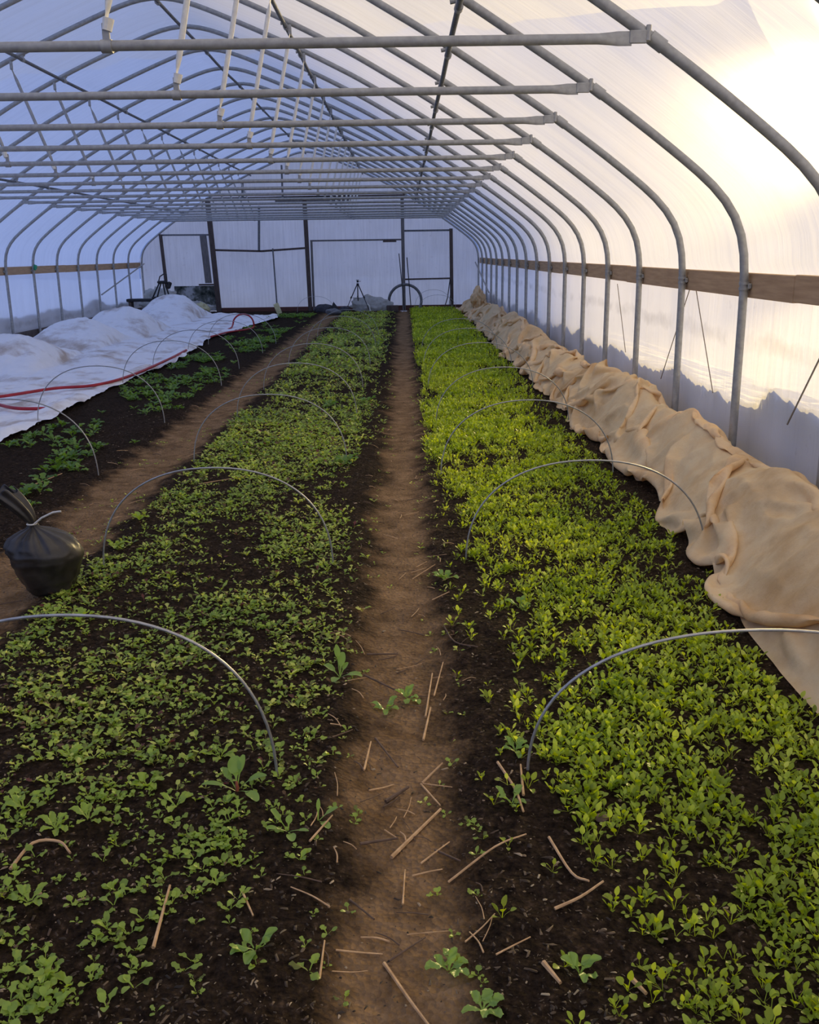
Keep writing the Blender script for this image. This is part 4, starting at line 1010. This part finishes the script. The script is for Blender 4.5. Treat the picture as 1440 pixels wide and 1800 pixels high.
# the pale dry stems one can pick out
NAMED = [([(270, 1672), (300, 1570)], .0042, 'straw', 'pale orange straw stalk lying upright on dark soil at lower left'),
         ([(425, 1578), (446, 1626)], .003, 'straw', 'short orange stalk right of the pale straw at lower left'),
         ([(562, 1725), (571, 1660)], .0028, 'straw', 'thin reddish stalk lying on soil beside the path foot'),
         ([(675, 1680), (720, 1750), (760, 1800)], .0042, 'straw', 'long speckled stem running to the bottom frame edge on the path'),
         ([(688, 1495), (775, 1415)], .0055, 'straw', 'thick flat brown stalk lying aslant across the path'),
         ([(678, 1398), (718, 1374)], .006, 'twig', 'short bark piece on the path above the thick aslant stalk'),
         ([(740, 1366), (774, 1410)], .003, 'straw', 'thin pale stem lying on the path, meeting the thick stalk'),
         ([(742, 1364), (778, 1338)], .0035, 'straw', 'pale stem pointing up right from the path crossing'),
         ([(743, 1365), (795, 1380)], .002, 'straw', 'thin stem lying level at the path crossing'),
         ([(633, 1480), (700, 1468)], .004, 'twig', 'dark bark strip lying level on the left of the path'),
         ([(676, 1450), (699, 1469)], .0022, 'straw', 'thin short straw on the path left of the thick stalk'),
         ([(545, 1490), (585, 1445)], .0032, 'straw', 'orange straw leaning among the spinach leaves'),
         ([(615, 1578), (658, 1612)], .003, 'twig', 'dark twig on the left of the path below the spinach'),
         ([(708, 1580), (712, 1520)], .0025, 'straw', 'upright straw lying along the path centre'),
         ([(765, 1485), (810, 1512)], .0032, 'twig', 'broken dark stem at the right path edge'),
         ([(788, 1540), (870, 1500), (925, 1480)], .003, 'straw', 'long thin stem reaching from the path into the right bed'),
         ([(875, 1350), (905, 1400), (920, 1440)], .0045, 'straw', 'forked dry stem standing among plants at the right bed edge'),
         ([(920, 1410), (915, 1360)], .004, 'straw', 'short orange splinter beside the forked dry stem'),
         ([(965, 1480), (1005, 1545), (1035, 1565)], .004, 'straw', 'long brown stem lying on dark soil in the right bed'),
         ([(975, 1605), (1020, 1590), (1060, 1565)], .004, 'straw', 'brown stem crossing below the long one in the right bed'),
         ([(955, 1710), (985, 1745)], .006, 'straw', 'split orange stub at the bottom of the right bed'),
         ([(1108, 1735), (1135, 1765)], .006, 'straw', 'broad orange stub among seedlings at the bottom'),
         ([(748, 1250), (760, 1180)], .0035, 'straw', 'pale stem lying along the path below the leafy weed'),
         ([(763, 1216), (779, 1165)], .003, 'straw', 'pale thin stem beside the leafy weed stalk'),
         ([(744, 1290), (757, 1238)], .004, 'straw', 'pair-forming pale stem lower on the path'),
         ([(640, 1185), (700, 1210)], .004, 'twig', 'dark stem left of the leafy weed on the path'),
         ([(645, 1150), (700, 1145)], .004, 'twig', 'dark stem lying level left of the leafy weed'),
         ([(660, 1290), (700, 1340)], .004, 'twig', 'dark twig aslant on the path'),
         ([(640, 1350), (652, 1300)], .0035, 'straw', 'orange straw at the left path edge beyond the spinach'),
         ([(725, 1012), (765, 995)], .003, 'straw', 'pale stem at the right path edge under the dark clump'),
         ([(780, 1100), (800, 1135), (840, 1150)], .0035, 'twig', 'curved dark stem at the edge of the right bed'),
         ([(760, 1050), (790, 1045)], .003, 'straw', 'short stem lying level at the path edge'),
         ([(350, 855), (440, 842)], .003, 'straw', 'pale straw in the salad bed near the second hoop'),
         ([(20, 1540), (60, 1500), (105, 1492), (125, 1510)], .0045, 'straw', 'curved thick pale stem arching at the left frame edge'),
         ([(45, 862), (110, 840)], .004, 'straw', 'pale straw lying above the black sack')]
for P, r, mt, lb in NAMED:
    stick('dry_stem', [ground_pt(*p) + ((.012,) if j else (.006,)) for j, p in enumerate(P)], r, M[mt], lb, 'dry stems lying about')
rnd = random.Random(9)
for i in range(230):
    if i < 110: x = rnd.uniform(-.26, .2); y = 1.6 + 6.5 * rnd.random() ** 1.5
    else: x = rnd.gauss(-1.8, .2); y = rnd.uniform(3.0, 12)
    a = rnd.uniform(0, 3.14) if i < 110 else rnd.gauss(.35, .5); L = rnd.uniform(.03, .11)
    stick('straw_bit', [(x, y), (x + L * math.cos(a) * .5 + .004, y + L * math.sin(a) * .5, .009), (x + L * math.cos(a), y + L * math.sin(a))], rnd.uniform(.0012, .0026), M['straw'] if rnd.random() < .55 else M['twig'],
          'thin bit of dry straw lying on the middle path' if i < 110 else 'thin bit of dry straw lying on the left path', 'straw bits on the middle path' if i < 110 else 'straw bits on the left path')
x, y = ground_pt(1058, 1448); lump('stone', (x, y, .016), (.017, .014, .013), 'small reddish brown stone among seedlings in the right bed', 'stone', M['stone'], 3, 24)

# ------------------------------------------------------------------ light
w = bpy.data.worlds.new('World'); sc.world = w; w.use_nodes = True; nt = w.node_tree; nt.nodes.clear()
tc = nt.nodes.new('ShaderNodeTexCoord'); sp = nt.nodes.new('ShaderNodeSeparateXYZ'); nt.links.new(tc.outputs['Generated'], sp.inputs[0])
base = ramp(nt, sp.outputs[2], [(0, (.40, .47, .76)), (.12, (.37, .47, .82)), (.5, (.29, .42, .88)), (1, (.25, .38, .86))])
dt = nt.nodes.new('ShaderNodeVectorMath'); dt.operation = 'DOT_PRODUCT'; nt.links.new(tc.outputs['Generated'], dt.inputs[0])
dt.inputs[1].default_value = (math.sin(SUN_AZ) * math.cos(SUN_EL), math.cos(SUN_AZ) * math.cos(SUN_EL), math.sin(SUN_EL))
mr = nt.nodes.new('ShaderNodeMapRange'); nt.links.new(dt.outputs['Value'], mr.inputs[0]); mr.inputs[1].default_value = .0; mr.inputs[2].default_value = .8; mr.interpolation_type = 'SMOOTHSTEP'
base = mixc(nt, mr.outputs[0], base, (.19, .16, .08))
glow = ramp(nt, dt.outputs['Value'], [(.8, (0, 0, 0)), (.92, (.04, .03, .012)), (.97, (.5, .4, .22)), (.99, (1, .85, .6)), (1, (1, 1, .9))])
gl = mixc(nt, 1., base, mixc(nt, 1., glow, (1.6, 1.5, 1.2), 'MULTIPLY'), 'ADD')
bg = nt.nodes.new('ShaderNodeBackground'); bg.inputs[1].default_value = 1.0
wo = nt.nodes.new('ShaderNodeOutputWorld'); nt.links.new(gl, bg.inputs[0]); nt.links.new(bg.outputs[0], wo.inputs[0])
ld = bpy.data.lights.new('sun', 'SUN'); ld.energy = 5.8; ld.color = (1, .75, .32); ld.angle = math.radians(3)
lo = bpy.data.objects.new('sun', ld); C.objects.link(lo)
from mathutils import Vector, Matrix
sd = Vector((math.sin(SUN_AZ) * math.cos(SUN_EL), math.cos(SUN_AZ) * math.cos(SUN_EL), math.sin(SUN_EL)))
lo.rotation_euler = sd.to_track_quat('Z', 'Y').to_euler(); lo.location = sd * 30

# ------------------------------------------------------------------ camera
cam = bpy.data.cameras.new('camera'); co = bpy.data.objects.new('camera', cam); C.objects.link(co)
cam.sensor_fit = 'VERTICAL'; cam.sensor_height = 36; cam.sensor_width = 28.8; cam.lens = F / 1800 * 36; cam.clip_start = .05; cam.clip_end = 1000
mw = Matrix.Identity(4)
for i in range(3):
    for j in range(3): mw[i][j] = float(MW[i][j])
mw.translation = (0, 0, H); co.matrix_world = mw
sc.camera = co
sc.view_settings.view_transform = 'Standard'; sc.view_settings.look = 'None'; sc.view_settings.gamma = 1; sc.view_settings.exposure = .4
sc.cycles.max_bounces = 8; sc.cycles.diffuse_bounces = 5; sc.cycles.transparent_max_bounces = 16; sc.cycles.transmission_bounces = 6
sc.cycles.use_denoising = True; sc.cycles.caustics_reflective = False
